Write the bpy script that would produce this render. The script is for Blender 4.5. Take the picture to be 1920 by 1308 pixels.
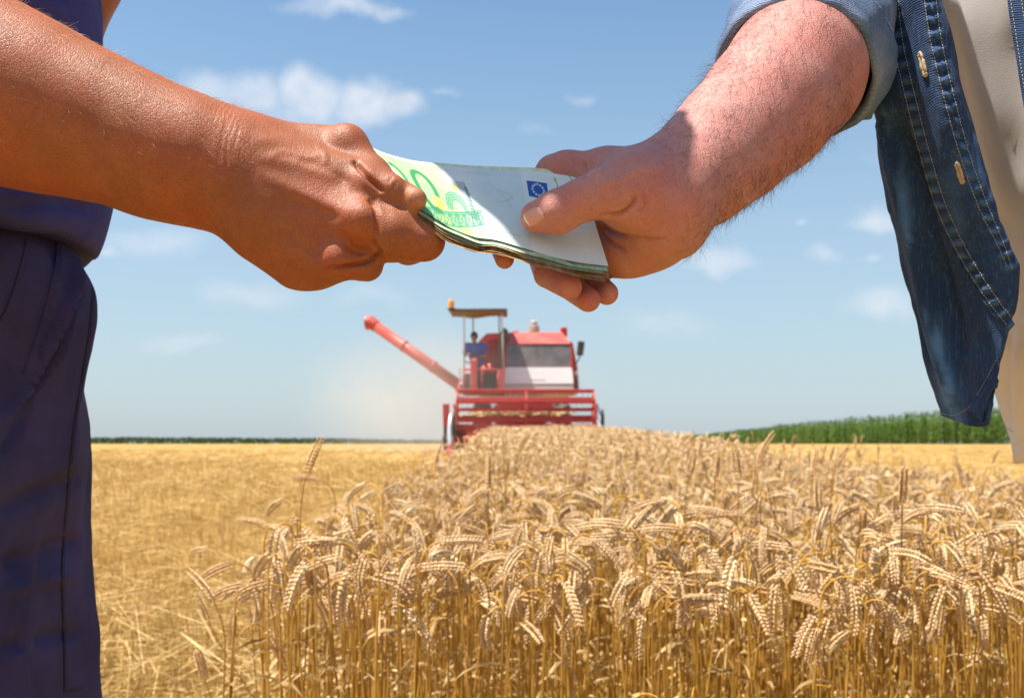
import bpy, math, random
import numpy as np
from mathutils import Vector, Matrix
from mathutils.bvhtree import BVHTree

SC = bpy.context.scene
COL = SC.collection
for _o in list(bpy.data.objects):
    bpy.data.objects.remove(_o, do_unlink=True)

# ------------------------------------------------------------------ camera
# World: X right, Y away from the camera, Z up; the lens sits at the origin, 0.95 m above the near ground.
F = 1870.0                      # focal length in photograph pixels (35 mm lens)
CX, HZ = 960.0, 825.0           # principal column and horizon row of the photograph
cam = bpy.data.cameras.new('camera')
cam_o = bpy.data.objects.new('camera', cam)
COL.objects.link(cam_o)
cam_o.location = (0, 0, 0)
cam_o.rotation_euler = (math.radians(90), 0, 0)
cam.sensor_width = 36.0
cam.lens = 36.0 * F / 1920.0
cam.shift_y = (HZ - 654.0) / 1920.0
cam.clip_start = 0.02
cam.clip_end = 8000
cam.dof.use_dof = True
cam.dof.focus_distance = 0.60
cam.dof.aperture_fstop = 17.0
SC.camera = cam_o

# ------------------------------------------------------------------ light
SUN_DIR = Vector((-0.33, -0.08, 0.94)).normalized()     # from the scene towards the sun
SUN_EL = math.asin(SUN_DIR.z)
SUN_ROT = math.atan2(SUN_DIR.x, SUN_DIR.y)             # clockwise from +Y as the sky node counts it
sun = bpy.data.lights.new('sun', 'SUN')
sun.energy = 5.0
sun.angle = math.radians(0.53)
sun.color = (1.0, 0.95, 0.87)
sun_o = bpy.data.objects.new('sun', sun)
COL.objects.link(sun_o)
sun_o.rotation_euler = (-SUN_DIR).to_track_quat('-Z', 'Y').to_euler()
sun_o.location = (0, 0, 30)

SC.view_settings.view_transform = 'Standard'
SC.view_settings.look = 'None'
SC.view_settings.gamma = 1.0
SC.view_settings.use_curve_mapping = False
SC.view_settings.exposure = 0.92
SC.render.engine = 'CYCLES'
SC.cycles.use_denoising = True
try:
    SC.cycles.denoiser = 'OPENIMAGEDENOISE'
except Exception:
    pass
SC.cycles.max_bounces = 8
SC.cycles.diffuse_bounces = 2
SC.cycles.glossy_bounces = 3
SC.cycles.transmission_bounces = 4
SC.cycles.transparent_max_bounces = 12
SC.cycles.volume_bounces = 1
SC.cycles.volume_step_rate = 1.5
SC.cycles.sample_clamp_indirect = 6.0


# ------------------------------------------------------------------ node helper
class NT:
    def __init__(self, tree):
        self.t = tree
        self.t.nodes.clear()

    def n(self, typ, ins=None, **props):
        nd = self.t.nodes.new(typ)
        for k, v in props.items():
            setattr(nd, k, v)
        if ins:
            for k, v in ins.items():
                self.set(nd, k, v)
        return nd

    def set(self, nd, k, v):
        s = nd.inputs[k]
        if isinstance(v, bpy.types.NodeSocket):
            self.t.links.new(v, s)
        elif isinstance(v, bpy.types.Node):
            self.t.links.new(v.outputs[0], s)
        else:
            s.default_value = v

    def math(self, op, a, b=0.0, c=None, clamp=False):
        nd = self.t.nodes.new('ShaderNodeMath')
        nd.operation = op
        nd.use_clamp = clamp
        self.set(nd, 0, a)
        self.set(nd, 1, b)
        if c is not None:
            self.set(nd, 2, c)
        return nd.outputs[0]

    def vmath(self, op, a, b=(0, 0, 0)):
        nd = self.t.nodes.new('ShaderNodeVectorMath')
        nd.operation = op
        self.set(nd, 0, a)
        self.set(nd, 1, b)
        return nd.outputs['Value'] if op in ('LENGTH', 'DOT_PRODUCT', 'DISTANCE') else nd.outputs[0]

    def mapr(self, v, a, b, c=0.0, d=1.0, smooth=False):
        nd = self.t.nodes.new('ShaderNodeMapRange')
        nd.interpolation_type = 'SMOOTHSTEP' if smooth else 'LINEAR'
        self.set(nd, 0, v)
        for i, q in enumerate((a, b, c, d)):
            self.set(nd, i + 1, q)
        return nd.outputs[0]

    def mix(self, f, a, b, blend='MIX'):
        nd = self.t.nodes.new('ShaderNodeMix')
        nd.data_type = 'RGBA'
        nd.blend_type = blend
        nd.clamp_factor = True
        self.set(nd, 0, f)
        for i, q in ((6, a), (7, b)):
            if not isinstance(q, (bpy.types.Node, bpy.types.NodeSocket)) and len(q) == 3:
                q = (*q, 1.0)
            self.set(nd, i, q)
        return nd.outputs[2]

    def noise(self, vec, scale, detail=3.0, rough=0.55, dist=0.0, col=False):
        nd = self.n('ShaderNodeTexNoise', {'Scale': scale, 'Detail': detail, 'Roughness': rough, 'Distortion': dist})
        if vec is not None:
            self.set(nd, 'Vector', vec)
        return nd.outputs[1 if col else 0]

    def mapping(self, vec, scale=(1, 1, 1), rot=(0, 0, 0), loc=(0, 0, 0)):
        return self.n('ShaderNodeMapping', {'Vector': vec, 'Scale': scale, 'Rotation': rot, 'Location': loc}).outputs[0]

    def ramp(self, f, stops):
        nd = self.t.nodes.new('ShaderNodeValToRGB')
        e = nd.color_ramp.elements
        while len(e) < len(stops):
            e.new(0.5)
        for el, (p, c) in zip(e, stops):
            el.position = p
            el.color = (*c, 1.0) if len(c) == 3 else c
        self.set(nd, 0, f)
        return nd.outputs[0]


def new_mat(name):
    m = bpy.data.materials.new(name)
    m.use_nodes = True
    return m, NT(m.node_tree)


def finish(N, base, rough=0.6, bump=None, bump_d=0.001, bump_s=1.0, metallic=0.0, spec=0.4, sss=0.0, sss_r=None, sheen=0.0, trans=None, extra=None):
    b = N.n('ShaderNodeBsdfPrincipled')
    if isinstance(base, (tuple, list)):
        base = (*base, 1.0) if len(base) == 3 else base
    N.set(b, 'Base Color', base)
    N.set(b, 'Roughness', rough)
    N.set(b, 'Metallic', metallic)
    N.set(b, 'Specular IOR Level', spec)
    if sss:
        N.set(b, 'Subsurface Weight', sss)
        N.set(b, 'Subsurface Radius', sss_r or (1, 0.4, 0.2))
        N.set(b, 'Subsurface Scale', 0.004)
    if sheen:
        N.set(b, 'Sheen Weight', sheen)
    if bump is not None:
        bn = N.n('ShaderNodeBump', {'Height': bump, 'Distance': bump_d, 'Strength': bump_s})
        N.set(b, 'Normal', bn)
    if extra:
        for k, v in extra.items():
            N.set(b, k, v)
    out = N.n('ShaderNodeOutputMaterial')
    sh = b.outputs[0]
    if trans is not None:
        tr = N.n('ShaderNodeBsdfTranslucent', {'Color': base})
        mx = N.n('ShaderNodeMixShader', {0: trans})
        N.t.links.new(b.outputs[0], mx.inputs[1])
        N.t.links.new(tr.outputs[0], mx.inputs[2])
        sh = mx.outputs[0]
    N.t.links.new(sh, out.inputs['Surface'])
    return b


# ------------------------------------------------------------------ world: clear summer sky with fair-weather clouds
world = bpy.data.worlds.new('World')
SC.world = world
world.use_nodes = True
W = NT(world.node_tree)
sky = W.n('ShaderNodeTexSky', sky_type='NISHITA', sun_disc=False)
sky.sun_elevation = SUN_EL
sky.sun_rotation = SUN_ROT
sky.altitude = 80
sky.air_density = 1.0
sky.dust_density = 1.0
sky.ozone_density = 1.3
tc = W.n('ShaderNodeTexCoord')
dirv = W.vmath('NORMALIZE', tc.outputs['Generated'])
sep = W.n('ShaderNodeSeparateXYZ', {0: dirv})
dx, dy, dz = sep.outputs
yy = W.math('MAXIMUM', dy, 0.05)
gx = W.math('DIVIDE', dx, yy)
gz = W.math('DIVIDE', dz, yy)
gp = W.n('ShaderNodeCombineXYZ', {0: gx, 1: gz, 2: 0.0}).outputs[0]
wob = W.noise(gp, 22.0, 3.0, 0.5, col=True)
wob2 = W.noise(gp, 7.0, 2.0, 0.5, col=True)
gpw = W.vmath('ADD', gp, W.vmath('MULTIPLY', W.vmath('SUBTRACT', wob, (0.5, 0.5, 0.5)), (0.045, 0.036, 0)))
gpw = W.vmath('ADD', gpw, W.vmath('MULTIPLY', W.vmath('SUBTRACT', wob2, (0.5, 0.5, 0.5)), (0.05, 0.03, 0)))
fine = W.noise(gp, 40.0, 2.0, 0.5)
# (x, y, half width, half height above, half height below, softness, strength) in photograph pixels, turned into directions
CLOUDS = [(395, 182, 100, 60, 50, 0.45, .75), (470, 178, 95, 52, 60, 0.5, .8), (585, 176, 92, 64, 62, 0.4, 1.0), (690, 188, 85, 60, 58, 0.4, 1.0),
          (750, 196, 55, 44, 40, 0.45, .9), (560, 215, 190, 30, 45, 0.8, .6),
          (640, 8, 130, 25, 24, 0.6, .75), (720, 14, 55, 18, 22, 0.5, .6),
          (1340, 500, 85, 46, 30, 0.5, .75), (1552, 482, 50, 28, 20, 0.6, .55), (1650, 412, 60, 40, 26, 0.5, .8), (1515, 416, 20, 12, 10, 0.6, .5),
          (1660, 570, 95, 34, 34, 0.6, .7), (1640, 488, 22, 14, 12, 0.7, .4), (1075, 182, 34, 18, 14, 0.8, .4), (835, 178, 34, 12, 8, 0.9, .3),
          (300, 458, 130, 34, 36, 0.9, .5), (215, 478, 40, 18, 16, 0.7, .55), (470, 552, 130, 36, 30, 0.9, .5), (330, 640, 110, 26, 24, 0.95, .35),
          (1000, 250, 40, 14, 12, 0.95, .2), (700, 560, 90, 30, 30, 0.95, .3), (1240, 610, 120, 40, 40, 0.95, .25), (1780, 300, 160, 40, 30, 0.7, .6), (-160, 240, 160, 60, 50, .5, .8), (2150, 180, 180, 70, 50, .5, .9)]
cl = None
for (x, y, hw, hu, hd, soft, st) in CLOUDS:
    q = W.vmath('SUBTRACT', gpw, ((x - CX) / F, (HZ - y) / F, 0))
    s = W.n('ShaderNodeSeparateXYZ', {0: q})
    up = W.math('MULTIPLY', W.math('MAXIMUM', s.outputs[1], 0.0), F / hu)
    dn = W.math('MULTIPLY', W.math('MINIMUM', s.outputs[1], 0.0), F / hd)
    ex = W.math('MULTIPLY', s.outputs[0], F / hw)
    r = W.math('ADD', W.math('ADD', W.math('MULTIPLY', ex, ex), W.math('MULTIPLY', up, up)), W.math('MULTIPLY', dn, dn))
    r = W.math('SQRT', r)
    a = W.mapr(r, 1.12, 1.0 - min(soft * 1.7, 0.98), 0.0, st, smooth=True)
    cl = a if cl is None else W.math('MAXIMUM', cl, a)
cl = W.math('MULTIPLY', cl, W.mapr(fine, 0.2, 0.62, 0.65, 1.0))
front = W.mapr(dy, 0.05, 0.25)
cl = W.math('MULTIPLY', cl, front)
# the same broken fair-weather cloud goes on all round the sky
dome = W.noise(W.mapping(dirv, scale=(1.0, 1.0, 2.6)), 4.2, 6.0, 0.58)
gen = W.mapr(dome, 0.56, 0.68, 0.0, 0.75, smooth=True)
gen = W.math('MULTIPLY', gen, W.math('SUBTRACT', 1.0, W.mapr(dy, -0.1, 0.5)))
gen = W.math('MULTIPLY', gen, W.mapr(dz, 0.02, 0.15))
cl = W.math('MAXIMUM', cl, gen)
shade = W.mapr(W.noise(gp, 14.0, 3.0, 0.5), 0.3, 0.7, 0.9, 1.06)
cloud_col = W.n('ShaderNodeVectorMath', {0: (5.6, 5.75, 6.1), 1: shade}, operation='MULTIPLY').outputs[0]
haze = W.mapr(dz, 0.0, 0.42, 0.80, 0.0)
skyc = W.mix(haze, W.mix(1.0, sky.outputs[0], (0.84, 1.02, 1.03), 'MULTIPLY'), (3.25, 3.75, 4.25))
skyc = W.mix(W.math('MULTIPLY', cl, 0.72), skyc, cloud_col)
bg = W.n('ShaderNodeBackground', {'Color': skyc, 'Strength': 0.088})
wo = W.n('ShaderNodeOutputWorld')
W.t.links.new(bg.outputs[0], wo.inputs['Surface'])

# ------------------------------------------------------------------ object helpers
def P(x, y, d):
    """photograph pixel + distance from the lens plane -> world point"""
    return np.array([(x - CX) / F * d, d, (HZ - y) / F * d])


def tag(o, label=None, cat=None, group=None, kind=None):
    if label: o['label'] = label
    if cat: o['category'] = cat
    if group: o['group'] = group
    if kind: o['kind'] = kind
    return o


def empty(name, loc=(0, 0, 0), rz=0.0, parent=None):
    o = bpy.data.objects.new(name, None)
    COL.objects.link(o)
    o.location = loc
    o.rotation_euler = (0, 0, rz)
    o.empty_display_size = 0.1
    if parent: o.parent = parent
    return o


def mesh_np(name, V, T, attrs=None, smooth=True, quads=False):
    V = np.asarray(V, np.float32).reshape(-1, 3)
    T = np.asarray(T, np.int32)
    k = T.shape[1]
    me = bpy.data.meshes.new(name)
    me.vertices.add(len(V))
    me.vertices.foreach_set('co', V.ravel())
    me.loops.add(T.size)
    me.loops.foreach_set('vertex_index', T.ravel())
    me.polygons.add(len(T))
    me.polygons.foreach_set('loop_start', np.arange(0, T.size, k, dtype=np.int32))
    try:
        me.polygons.foreach_set('loop_total', np.full(len(T), k, np.int32))
    except Exception:
        pass
    me.polygons.foreach_set('use_smooth', np.full(len(T), smooth, bool))
    for an, (typ, arr) in (attrs or {}).items():
        a = me.attributes.new(an, typ, 'POINT')
        if typ == 'FLOAT_COLOR':
            a.data.foreach_set('color', np.asarray(arr, np.float32).ravel())
        else:
            a.data.foreach_set('value', np.asarray(arr, np.float32).ravel())
    me.update()
    me.validate()
    return me


def add_obj(name, me, mat=None, parent=None, world=False):
    """link a mesh; with world=True its coordinates are world ones and the parent only moves it along"""
    o = bpy.data.objects.new(name, me)
    COL.objects.link(o)
    if mat is not None:
        me.materials.append(mat) if not me.materials else None
    if parent is not None:
        o.parent = parent
        if world:
            bpy.context.view_layer.update()
            o.matrix_parent_inverse = parent.matrix_world.inverted()
    return o


class MB:
    """collects boxes, tubes and plates, then becomes one mesh"""
    def __init__(self):
        self.v, self.f = [], []

    def add(self, vs, fs):
        b = len(self.v)
        self.v += [tuple(map(float, p)) for p in vs]
        self.f += [tuple(i + b for i in f) for f in fs]
        return self

    def box(self, c, s, rot=None, bev=0.0):
        hx, hy, hz = s[0] / 2, s[1] / 2, s[2] / 2
        b = min(bev, hx * .8, hy * .8, hz * .8)
        if b <= 0:
            vs = [(sx * hx, sy * hy, sz * hz) for sz in (-1, 1) for sx, sy in ((-1, -1), (1, -1), (1, 1), (-1, 1))]
            fs = [(3, 2, 1, 0), (4, 5, 6, 7), (0, 1, 5, 4), (1, 2, 6, 5), (2, 3, 7, 6), (3, 0, 4, 7)]
        else:
            vs, fs = [], []
            ring = [(-1, -1), (1, -1), (1, 1), (-1, 1)]
            for z, ins in ((-hz, b), (-hz + b, 0), (hz - b, 0), (hz, b)):
                for (sx, sy) in ring:
                    ex, ey = hx - ins, hy - ins
                    a = (sx * ex, sy * (ey - b), z)
                    c2 = (sx * (ex - b), sy * ey, z)
                    vs += [a, c2] if sx * sy > 0 else [c2, a]
            # order points around: build octagon order by angle
            out = []
            for k in range(4):
                pts = vs[k * 8:(k + 1) * 8]
                pts.sort(key=lambda p: math.atan2(p[1] / hy, p[0] / hx))
                out += pts
            vs = out
            for k in range(3):
                for i in range(8):
                    j = (i + 1) % 8
                    fs.append((k * 8 + i, k * 8 + j, (k + 1) * 8 + j, (k + 1) * 8 + i))
            fs.append(tuple(range(7, -1, -1)))
            fs.append(tuple(range(24, 32)))
        M = rot if rot is not None else Matrix.Identity(3)
        cc = Vector(c)
        return self.add([tuple(M @ Vector(p) + cc) for p in vs], fs)

    def hull8(self, pts):
        """8 corners: bottom ring of 4, then top ring of 4"""
        return self.add(pts, [(3, 2, 1, 0), (4, 5, 6, 7), (0, 1, 5, 4), (1, 2, 6, 5), (2, 3, 7, 6), (3, 0, 4, 7)])

    def tube(self, pts, r, n=8, caps=True):
        pts = [Vector(p) for p in pts]
        rs = r if isinstance(r, (list, tuple)) else [r] * len(pts)
        vs, fs = [], []
        up = None
        for i, p in enumerate(pts):
            t = (pts[min(i + 1, len(pts) - 1)] - pts[max(i - 1, 0)]).normalized()
            if up is None:
                up = t.orthogonal().normalized()
            up = (up - t * up.dot(t)).normalized()
            w = t.cross(up)
            for k in range(n):
                a = 2 * math.pi * k / n
                vs.append(p + (up * math.cos(a) + w * math.sin(a)) * rs[i])
        for i in range(len(pts) - 1):
            for k in range(n):
                j = (k + 1) % n
                fs.append((i * n + k, i * n + j, (i + 1) * n + j, (i + 1) * n + k))
        if caps:
            fs.append(tuple(range(n - 1, -1, -1)))
            fs.append(tuple((len(pts) - 1) * n + k for k in range(n)))
        return self.add(vs, fs)

    def lathe(self, prof, c, axis='Z', n=24):
        """profile of (radius, height) turned about an axis"""
        vs, fs = [], []
        for (r, h) in prof:
            for k in range(n):
                a = 2 * math.pi * k / n
                x, y = r * math.cos(a), r * math.sin(a)
                p = {'Z': (x, y, h), 'X': (h, x, y), 'Y': (y, h, x)}[axis]
                vs.append((p[0] + c[0], p[1] + c[1], p[2] + c[2]))
        m = len(prof)
        for i in range(m - 1):
            for k in range(n):
                j = (k + 1) % n
                fs.append((i * n + k, i * n + j, (i + 1) * n + j, (i + 1) * n + k))
        fs.append(tuple(range(n - 1, -1, -1)))
        fs.append(tuple((m - 1) * n + k for k in range(n)))
        return self.add(vs, fs)

    def build(self, name, mat, parent=None, smooth=False, world=False):
        me = bpy.data.meshes.new(name)
        me.from_pydata(self.v, [], self.f)
        me.update()
        if smooth:
            me.polygons.foreach_set('use_smooth', np.ones(len(me.polygons), bool))
        return add_obj(name, me, mat, parent, world)


def vnoise(p, seed=0):
    """value noise on an (n,3) array, -1..1"""
    p = np.asarray(p, np.float64)
    i = np.floor(p).astype(np.int64)
    f = p - i
    f = f * f * (3 - 2 * f)
    out = np.zeros(len(p))
    for dx_ in (0, 1):
        for dy_ in (0, 1):
            for dz_ in (0, 1):
                h = (i[:, 0] + dx_) * 374761393 + (i[:, 1] + dy_) * 668265263 + (i[:, 2] + dz_) * 2147483647 + seed * 974711
                h = (h ^ (h >> 13)) * 1274126177
                h = (h ^ (h >> 16)) & 0xffff
                w = (f[:, 0] if dx_ else 1 - f[:, 0]) * (f[:, 1] if dy_ else 1 - f[:, 1]) * (f[:, 2] if dz_ else 1 - f[:, 2])
                out += w * (h / 32767.5 - 1)
    return out


def fbm(p, seed=0, oct=3):
    s, a = 0, 1.0
    for k in range(oct):
        s = s + a * vnoise(np.asarray(p) * 2 ** k, seed + k)
        a *= 0.5
    return s


def cspline(pts, n):
    """Catmull-Rom through points (any dimension), n samples"""
    pts = np.asarray(pts, float)
    m = len(pts)
    ext = np.vstack([2 * pts[0] - pts[1], pts, 2 * pts[-1] - pts[-2]])
    t = np.linspace(0, m - 1 - 1e-9, n)
    i = t.astype(int)
    u = (t - i)[:, None]
    p0, p1, p2, p3 = ext[i], ext[i + 1], ext[i + 2], ext[i + 3]
    return 0.5 * (2 * p1 + (p2 - p0) * u + (2 * p0 - 5 * p1 + 4 * p2 - p3) * u ** 2 + (3 * p1 - p0 - 3 * p2 + p3) * u ** 3)


def grid_faces(nu, nv):
    i = np.arange((nu - 1) * (nv - 1))
    a = (i // (nv - 1)) * nv + i % (nv - 1)
    return np.stack([a, a + nv, a + nv + 1, a + 1], 1)


# ------------------------------------------------------------------ smooth-blended volumes -> one continuous skin
class Vol:
    def __init__(self, lo, hi, h):
        self.lo = np.asarray(lo, float)
        self.h = h
        self.n = np.ceil((np.asarray(hi, float) - self.lo) / h).astype(int) + 1
        self.f = np.full(self.n, 0.03, np.float32)

    def _box(self, lo, hi):
        a = np.clip(np.floor((lo - self.lo) / self.h).astype(int), 0, self.n - 1)
        b = np.clip(np.ceil((hi - self.lo) / self.h).astype(int) + 1, 1, self.n)
        if np.any(b - a < 2):
            return None
        ax = [(self.lo[k] + np.arange(a[k], b[k]) * self.h).astype(np.float32) for k in range(3)]
        return tuple(slice(a[k], b[k]) for k in range(3)), np.meshgrid(*ax, indexing='ij', sparse=True)

    def _join(self, sl, d, k, sub=False):
        a = self.f[sl]
        if sub:
            d = -d
            if k > 0:
                h = np.maximum(k - np.abs(a - d), 0) / k
                self.f[sl] = np.maximum(a, d) + h * h * k * 0.25
            else:
                self.f[sl] = np.maximum(a, d)
            return
        if k > 0:
            h = np.maximum(k - np.abs(a - d), 0) / k
            self.f[sl] = np.minimum(a, d) - h * h * k * 0.25
        else:
            self.f[sl] = np.minimum(a, d)

    def cone(self, a, ra, b, rb, k=0.006, sub=False):
        a, b = np.asarray(a, float), np.asarray(b, float)
        m = max(ra, rb) + k + 3 * self.h
        r = self._box(np.minimum(a, b) - m, np.maximum(a, b) + m)
        if r is None: return self
        sl, (X, Y, Z) = r
        ab = b - a
        L = max(float(ab @ ab), 1e-12)
        t = np.clip(((X - a[0]) * ab[0] + (Y - a[1]) * ab[1] + (Z - a[2]) * ab[2]) / L, 0, 1)
        d = np.sqrt((X - a[0] - t * ab[0]) ** 2 + (Y - a[1] - t * ab[1]) ** 2 + (Z - a[2] - t * ab[2]) ** 2) - (ra + (rb - ra) * t)
        self._join(sl, d.astype(np.float32), k, sub)
        return self

    def chain(self, pts, rs, k=0.006):
        for i in range(len(pts) - 1):
            self.cone(pts[i], rs[i], pts[i + 1], rs[i + 1], k)
        return self

    def ell(self, c, rad, R=None, k=0.006, sub=False):
        c = np.asarray(c, float)
        rad = np.asarray(rad, float)
        m = rad.max() + k + 3 * self.h
        r = self._box(c - m, c + m)
        if r is None: return self
        sl, (X, Y, Z) = r
        X, Y, Z = X - c[0], Y - c[1], Z - c[2]
        R = np.eye(3) if R is None else np.asarray(R, float)      # rows are the ellipsoid's axes
        q = [X * R[i, 0] + Y * R[i, 1] + Z * R[i, 2] for i in range(3)]
        k0 = np.sqrt(sum((q[i] / rad[i]) ** 2 for i in range(3)))
        k1 = np.sqrt(sum((q[i] / rad[i] ** 2) ** 2 for i in range(3)))
        d = k0 * (k0 - 1) / np.maximum(k1, 1e-9)
        self._join(sl, d.astype(np.float32), k, sub)
        return self

    def mesh(self, relax=1):
        f = self.f
        ins = f < 0
        c = np.zeros(np.array(f.shape) - 1, np.int8)
        offs = [(i, j, k) for i in (0, 1) for j in (0, 1) for k in (0, 1)]
        nx, ny, nz = c.shape
        for (i, j, k) in offs:
            c += ins[i:i + nx, j:j + ny, k:k + nz]
        act = np.argwhere((c > 0) & (c < 8))
        idx = np.full(c.shape, -1, np.int32)
        idx[act[:, 0], act[:, 1], act[:, 2]] = np.arange(len(act))
        cv = {o: f[act[:, 0] + o[0], act[:, 1] + o[1], act[:, 2] + o[2]] for o in offs}
        acc = np.zeros((len(act), 3))
        cnt = np.zeros(len(act))
        for o in offs:
            for ax in range(3):
                if o[ax]: continue
                o2 = list(o); o2[ax] = 1; o2 = tuple(o2)
                a, b = cv[o], cv[o2]
                m = (a < 0) != (b < 0)
                t = np.where(m, a / np.where(m, a - b, 1), 0)
                p = np.array(o, float)[None, :] + np.zeros((len(act), 3))
                p[:, ax] += t
                acc[m] += p[m]
                cnt[m] += 1
        V = (act + acc / np.maximum(cnt, 1)[:, None]) * self.h + self.lo
        Q = []
        for ax in range(3):
            sl0 = [slice(None)] * 3; sl1 = [slice(None)] * 3
            sl0[ax] = slice(0, -1); sl1[ax] = slice(1, None)
            a, b = ins[tuple(sl0)], ins[tuple(sl1)]
            e = np.argwhere(a != b)
            u, w = (ax + 1) % 3, (ax + 2) % 3
            e = e[(e[:, u] > 0) & (e[:, w] > 0) & (e[:, u] < f.shape[u] - 1) & (e[:, w] < f.shape[w] - 1)]
            s = a[e[:, 0], e[:, 1], e[:, 2]]
            def cell(du, dw):
                g = e.copy(); g[:, u] -= du; g[:, w] -= dw
                return idx[g[:, 0], g[:, 1], g[:, 2]]
            q = np.stack([cell(1, 1), cell(0, 1), cell(0, 0), cell(1, 0)], 1)
            q[~s] = q[~s][:, ::-1]
            Q.append(q)
        Q = np.vstack(Q)
        Q = Q[(Q >= 0).all(1)]
        for _ in range(relax):
            A = np.zeros_like(V); N_ = np.zeros(len(V))
            for i in range(4):
                j = (i + 1) % 4
                np.add.at(A, Q[:, i], V[Q[:, j]]); np.add.at(N_, Q[:, i], 1)
                np.add.at(A, Q[:, j], V[Q[:, i]]); np.add.at(N_, Q[:, j], 1)
            V = V * 0.5 + 0.5 * A / np.maximum(N_, 1)[:, None]
        return V, Q


def normals(V, Q):
    n = np.cross(V[Q[:, 2]] - V[Q[:, 0]], V[Q[:, 3]] - V[Q[:, 1]])
    N_ = np.zeros_like(V)
    for i in range(4):
        np.add.at(N_, Q[:, i], n)
    return N_ / np.maximum(np.linalg.norm(N_, axis=1), 1e-12)[:, None]


def to_px(V):
    return np.stack([CX + V[:, 0] / V[:, 1] * F, HZ - V[:, 2] / V[:, 1] * F], 1)


def dist_poly(p, poly):
    """distance of 2D points to a polyline"""
    poly = np.asarray(poly, float)
    best = np.full(len(p), 1e9)
    for a, b in zip(poly[:-1], poly[1:]):
        ab = b - a
        t = np.clip(((p - a) @ ab) / max(ab @ ab, 1e-9), 0, 1)
        best = np.minimum(best, np.linalg.norm(p - a - t[:, None] * ab, axis=1))
    return best


def crease(V, N_, lines, dmax=1e9):
    """sculpt folds: each line is (points in photograph pixels, width px, depth m); only the side turned to the lens"""
    px = to_px(V)
    cosv = -(N_ * V).sum(1) / np.linalg.norm(V, axis=1)
    face = cosv > 0
    soft = np.clip(cosv * 3.0, 0, 1)
    for pts, w, dep in lines:
        pts = np.asarray(pts, float)
        lo, hi = pts.min(0) - 4 * w, pts.max(0) + 4 * w
        m = np.nonzero(face & (px > lo).all(1) & (px < hi).all(1) & (V[:, 1] < dmax))[0]
        if not len(m): continue
        c = cspline(pts, 25) if len(pts) > 2 else pts[0] + (pts[1] - pts[0]) * np.linspace(0, 1, 9)[:, None]
        d = dist_poly(px[m], c)
        near = np.argmin(((px[m][:, None, :] - c[None]) ** 2).sum(2), 1) / (len(c) - 1)
        fade = np.clip(np.minimum(near, 1 - near) * 5 + (0.0 if w < 30 else 1), 0.0, 1) ** .7
        V[m] -= N_[m] * (dep * fade * soft[m] * np.exp(-(d / w) ** 2))[:, None]
    return V

# ------------------------------------------------------------------ lie of the land
_gy = np.array([-3000, 0, 2.0, 8, 16, 27, 45, 60, 100, 180, 300, 1000, 4000], float)
_gz = np.array([-0.95, -0.95, -0.945, -0.82, -0.63, -0.40, -0.29, -0.255, -0.36, -0.8, -1.3, -4.0, -16.0])


def gz_at(y):
    return np.interp(y, _gy, _gz)


def mat_ground():
    m, N = new_mat('straw_soil')
    co = N.n('ShaderNodeTexCoord').outputs['Object']
    big = N.noise(co, 0.35, 4, 0.6)
    mid = N.noise(N.mapping(co, scale=(1.0, 2.2, 1)), 2.2, 5, 0.65)
    fine_ = N.noise(N.mapping(co, scale=(1.0, 0.6, 1), rot=(0, 0, 0.5)), 38, 4, 0.7)
    straw = N.noise(N.mapping(co, scale=(1, 14, 1), rot=(0, 0, 0.3)), 12, 3, 0.6)
    c = N.ramp(mid, [(0.25, (0.20, 0.105, 0.022)), (0.5, (0.38, 0.215, 0.045)), (0.75, (0.52, 0.325, 0.085))])
    c = N.mix(N.mapr(big, 0.35, 0.7, 0.0, 0.5), c, (0.30, 0.175, 0.05))
    rows_ = N.noise(N.mapping(co, scale=(1.6, 0.05, 1)), 1.0, 3, 0.6)
    c = N.mix(N.mapr(rows_, 0.45, 0.65, 0.0, 0.45), c, (0.54, 0.365, 0.14))
    c = N.mix(N.mapr(fine_, 0.52, 0.75, 0.0, 0.7), c, (0.58, 0.40, 0.16))
    c = N.mix(N.mapr(straw, 0.62, 0.72, 0.0, 0.6), c, (0.64, 0.49, 0.25))
    c = N.mix(N.mapr(fine_, 0.28, 0.42, 0.5, 0.0), c, (0.14, 0.085, 0.035))
    finish(N, c, 0.85, bump=N.math('ADD', fine_, mid), bump_d=0.03, spec=0.2)
    return m


def build_ground():
    ys = np.concatenate([np.linspace(-60, 0, 7)[:-1], np.linspace(0, 30, 61)[:-1], np.linspace(30, 120, 37)[:-1], np.geomspace(120, 4000, 24)])
    xs = np.concatenate([-np.geomspace(4000, 12, 16), np.linspace(-11, 11, 45), np.geomspace(12, 4000, 16)])
    X, Y = np.meshgrid(xs, ys, indexing='ij')
    Z = gz_at(Y)
    near = np.exp(-(np.abs(X) / 40) ** 2) * (Y < 80)
    pts = np.stack([X.ravel(), Y.ravel(), np.zeros(X.size)], 1)
    Z = Z + (0.025 * vnoise(pts * np.array([0.5, 0.5, 1]), 3)).reshape(X.shape) * near * (np.abs(Y) < 60)
    V = np.stack([X, Y, Z], 2).reshape(-1, 3)
    me = mesh_np('ground', V, grid_faces(len(xs), len(ys))[:, ::-1][:, ::-1])
    o = add_obj('ground', me, mat_ground())
    tag(o, kind='structure')


WX0, WX1, WY0, WY1 = -0.47, 2.34, 1.62, 26.2      # the uncut strip of wheat


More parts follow.
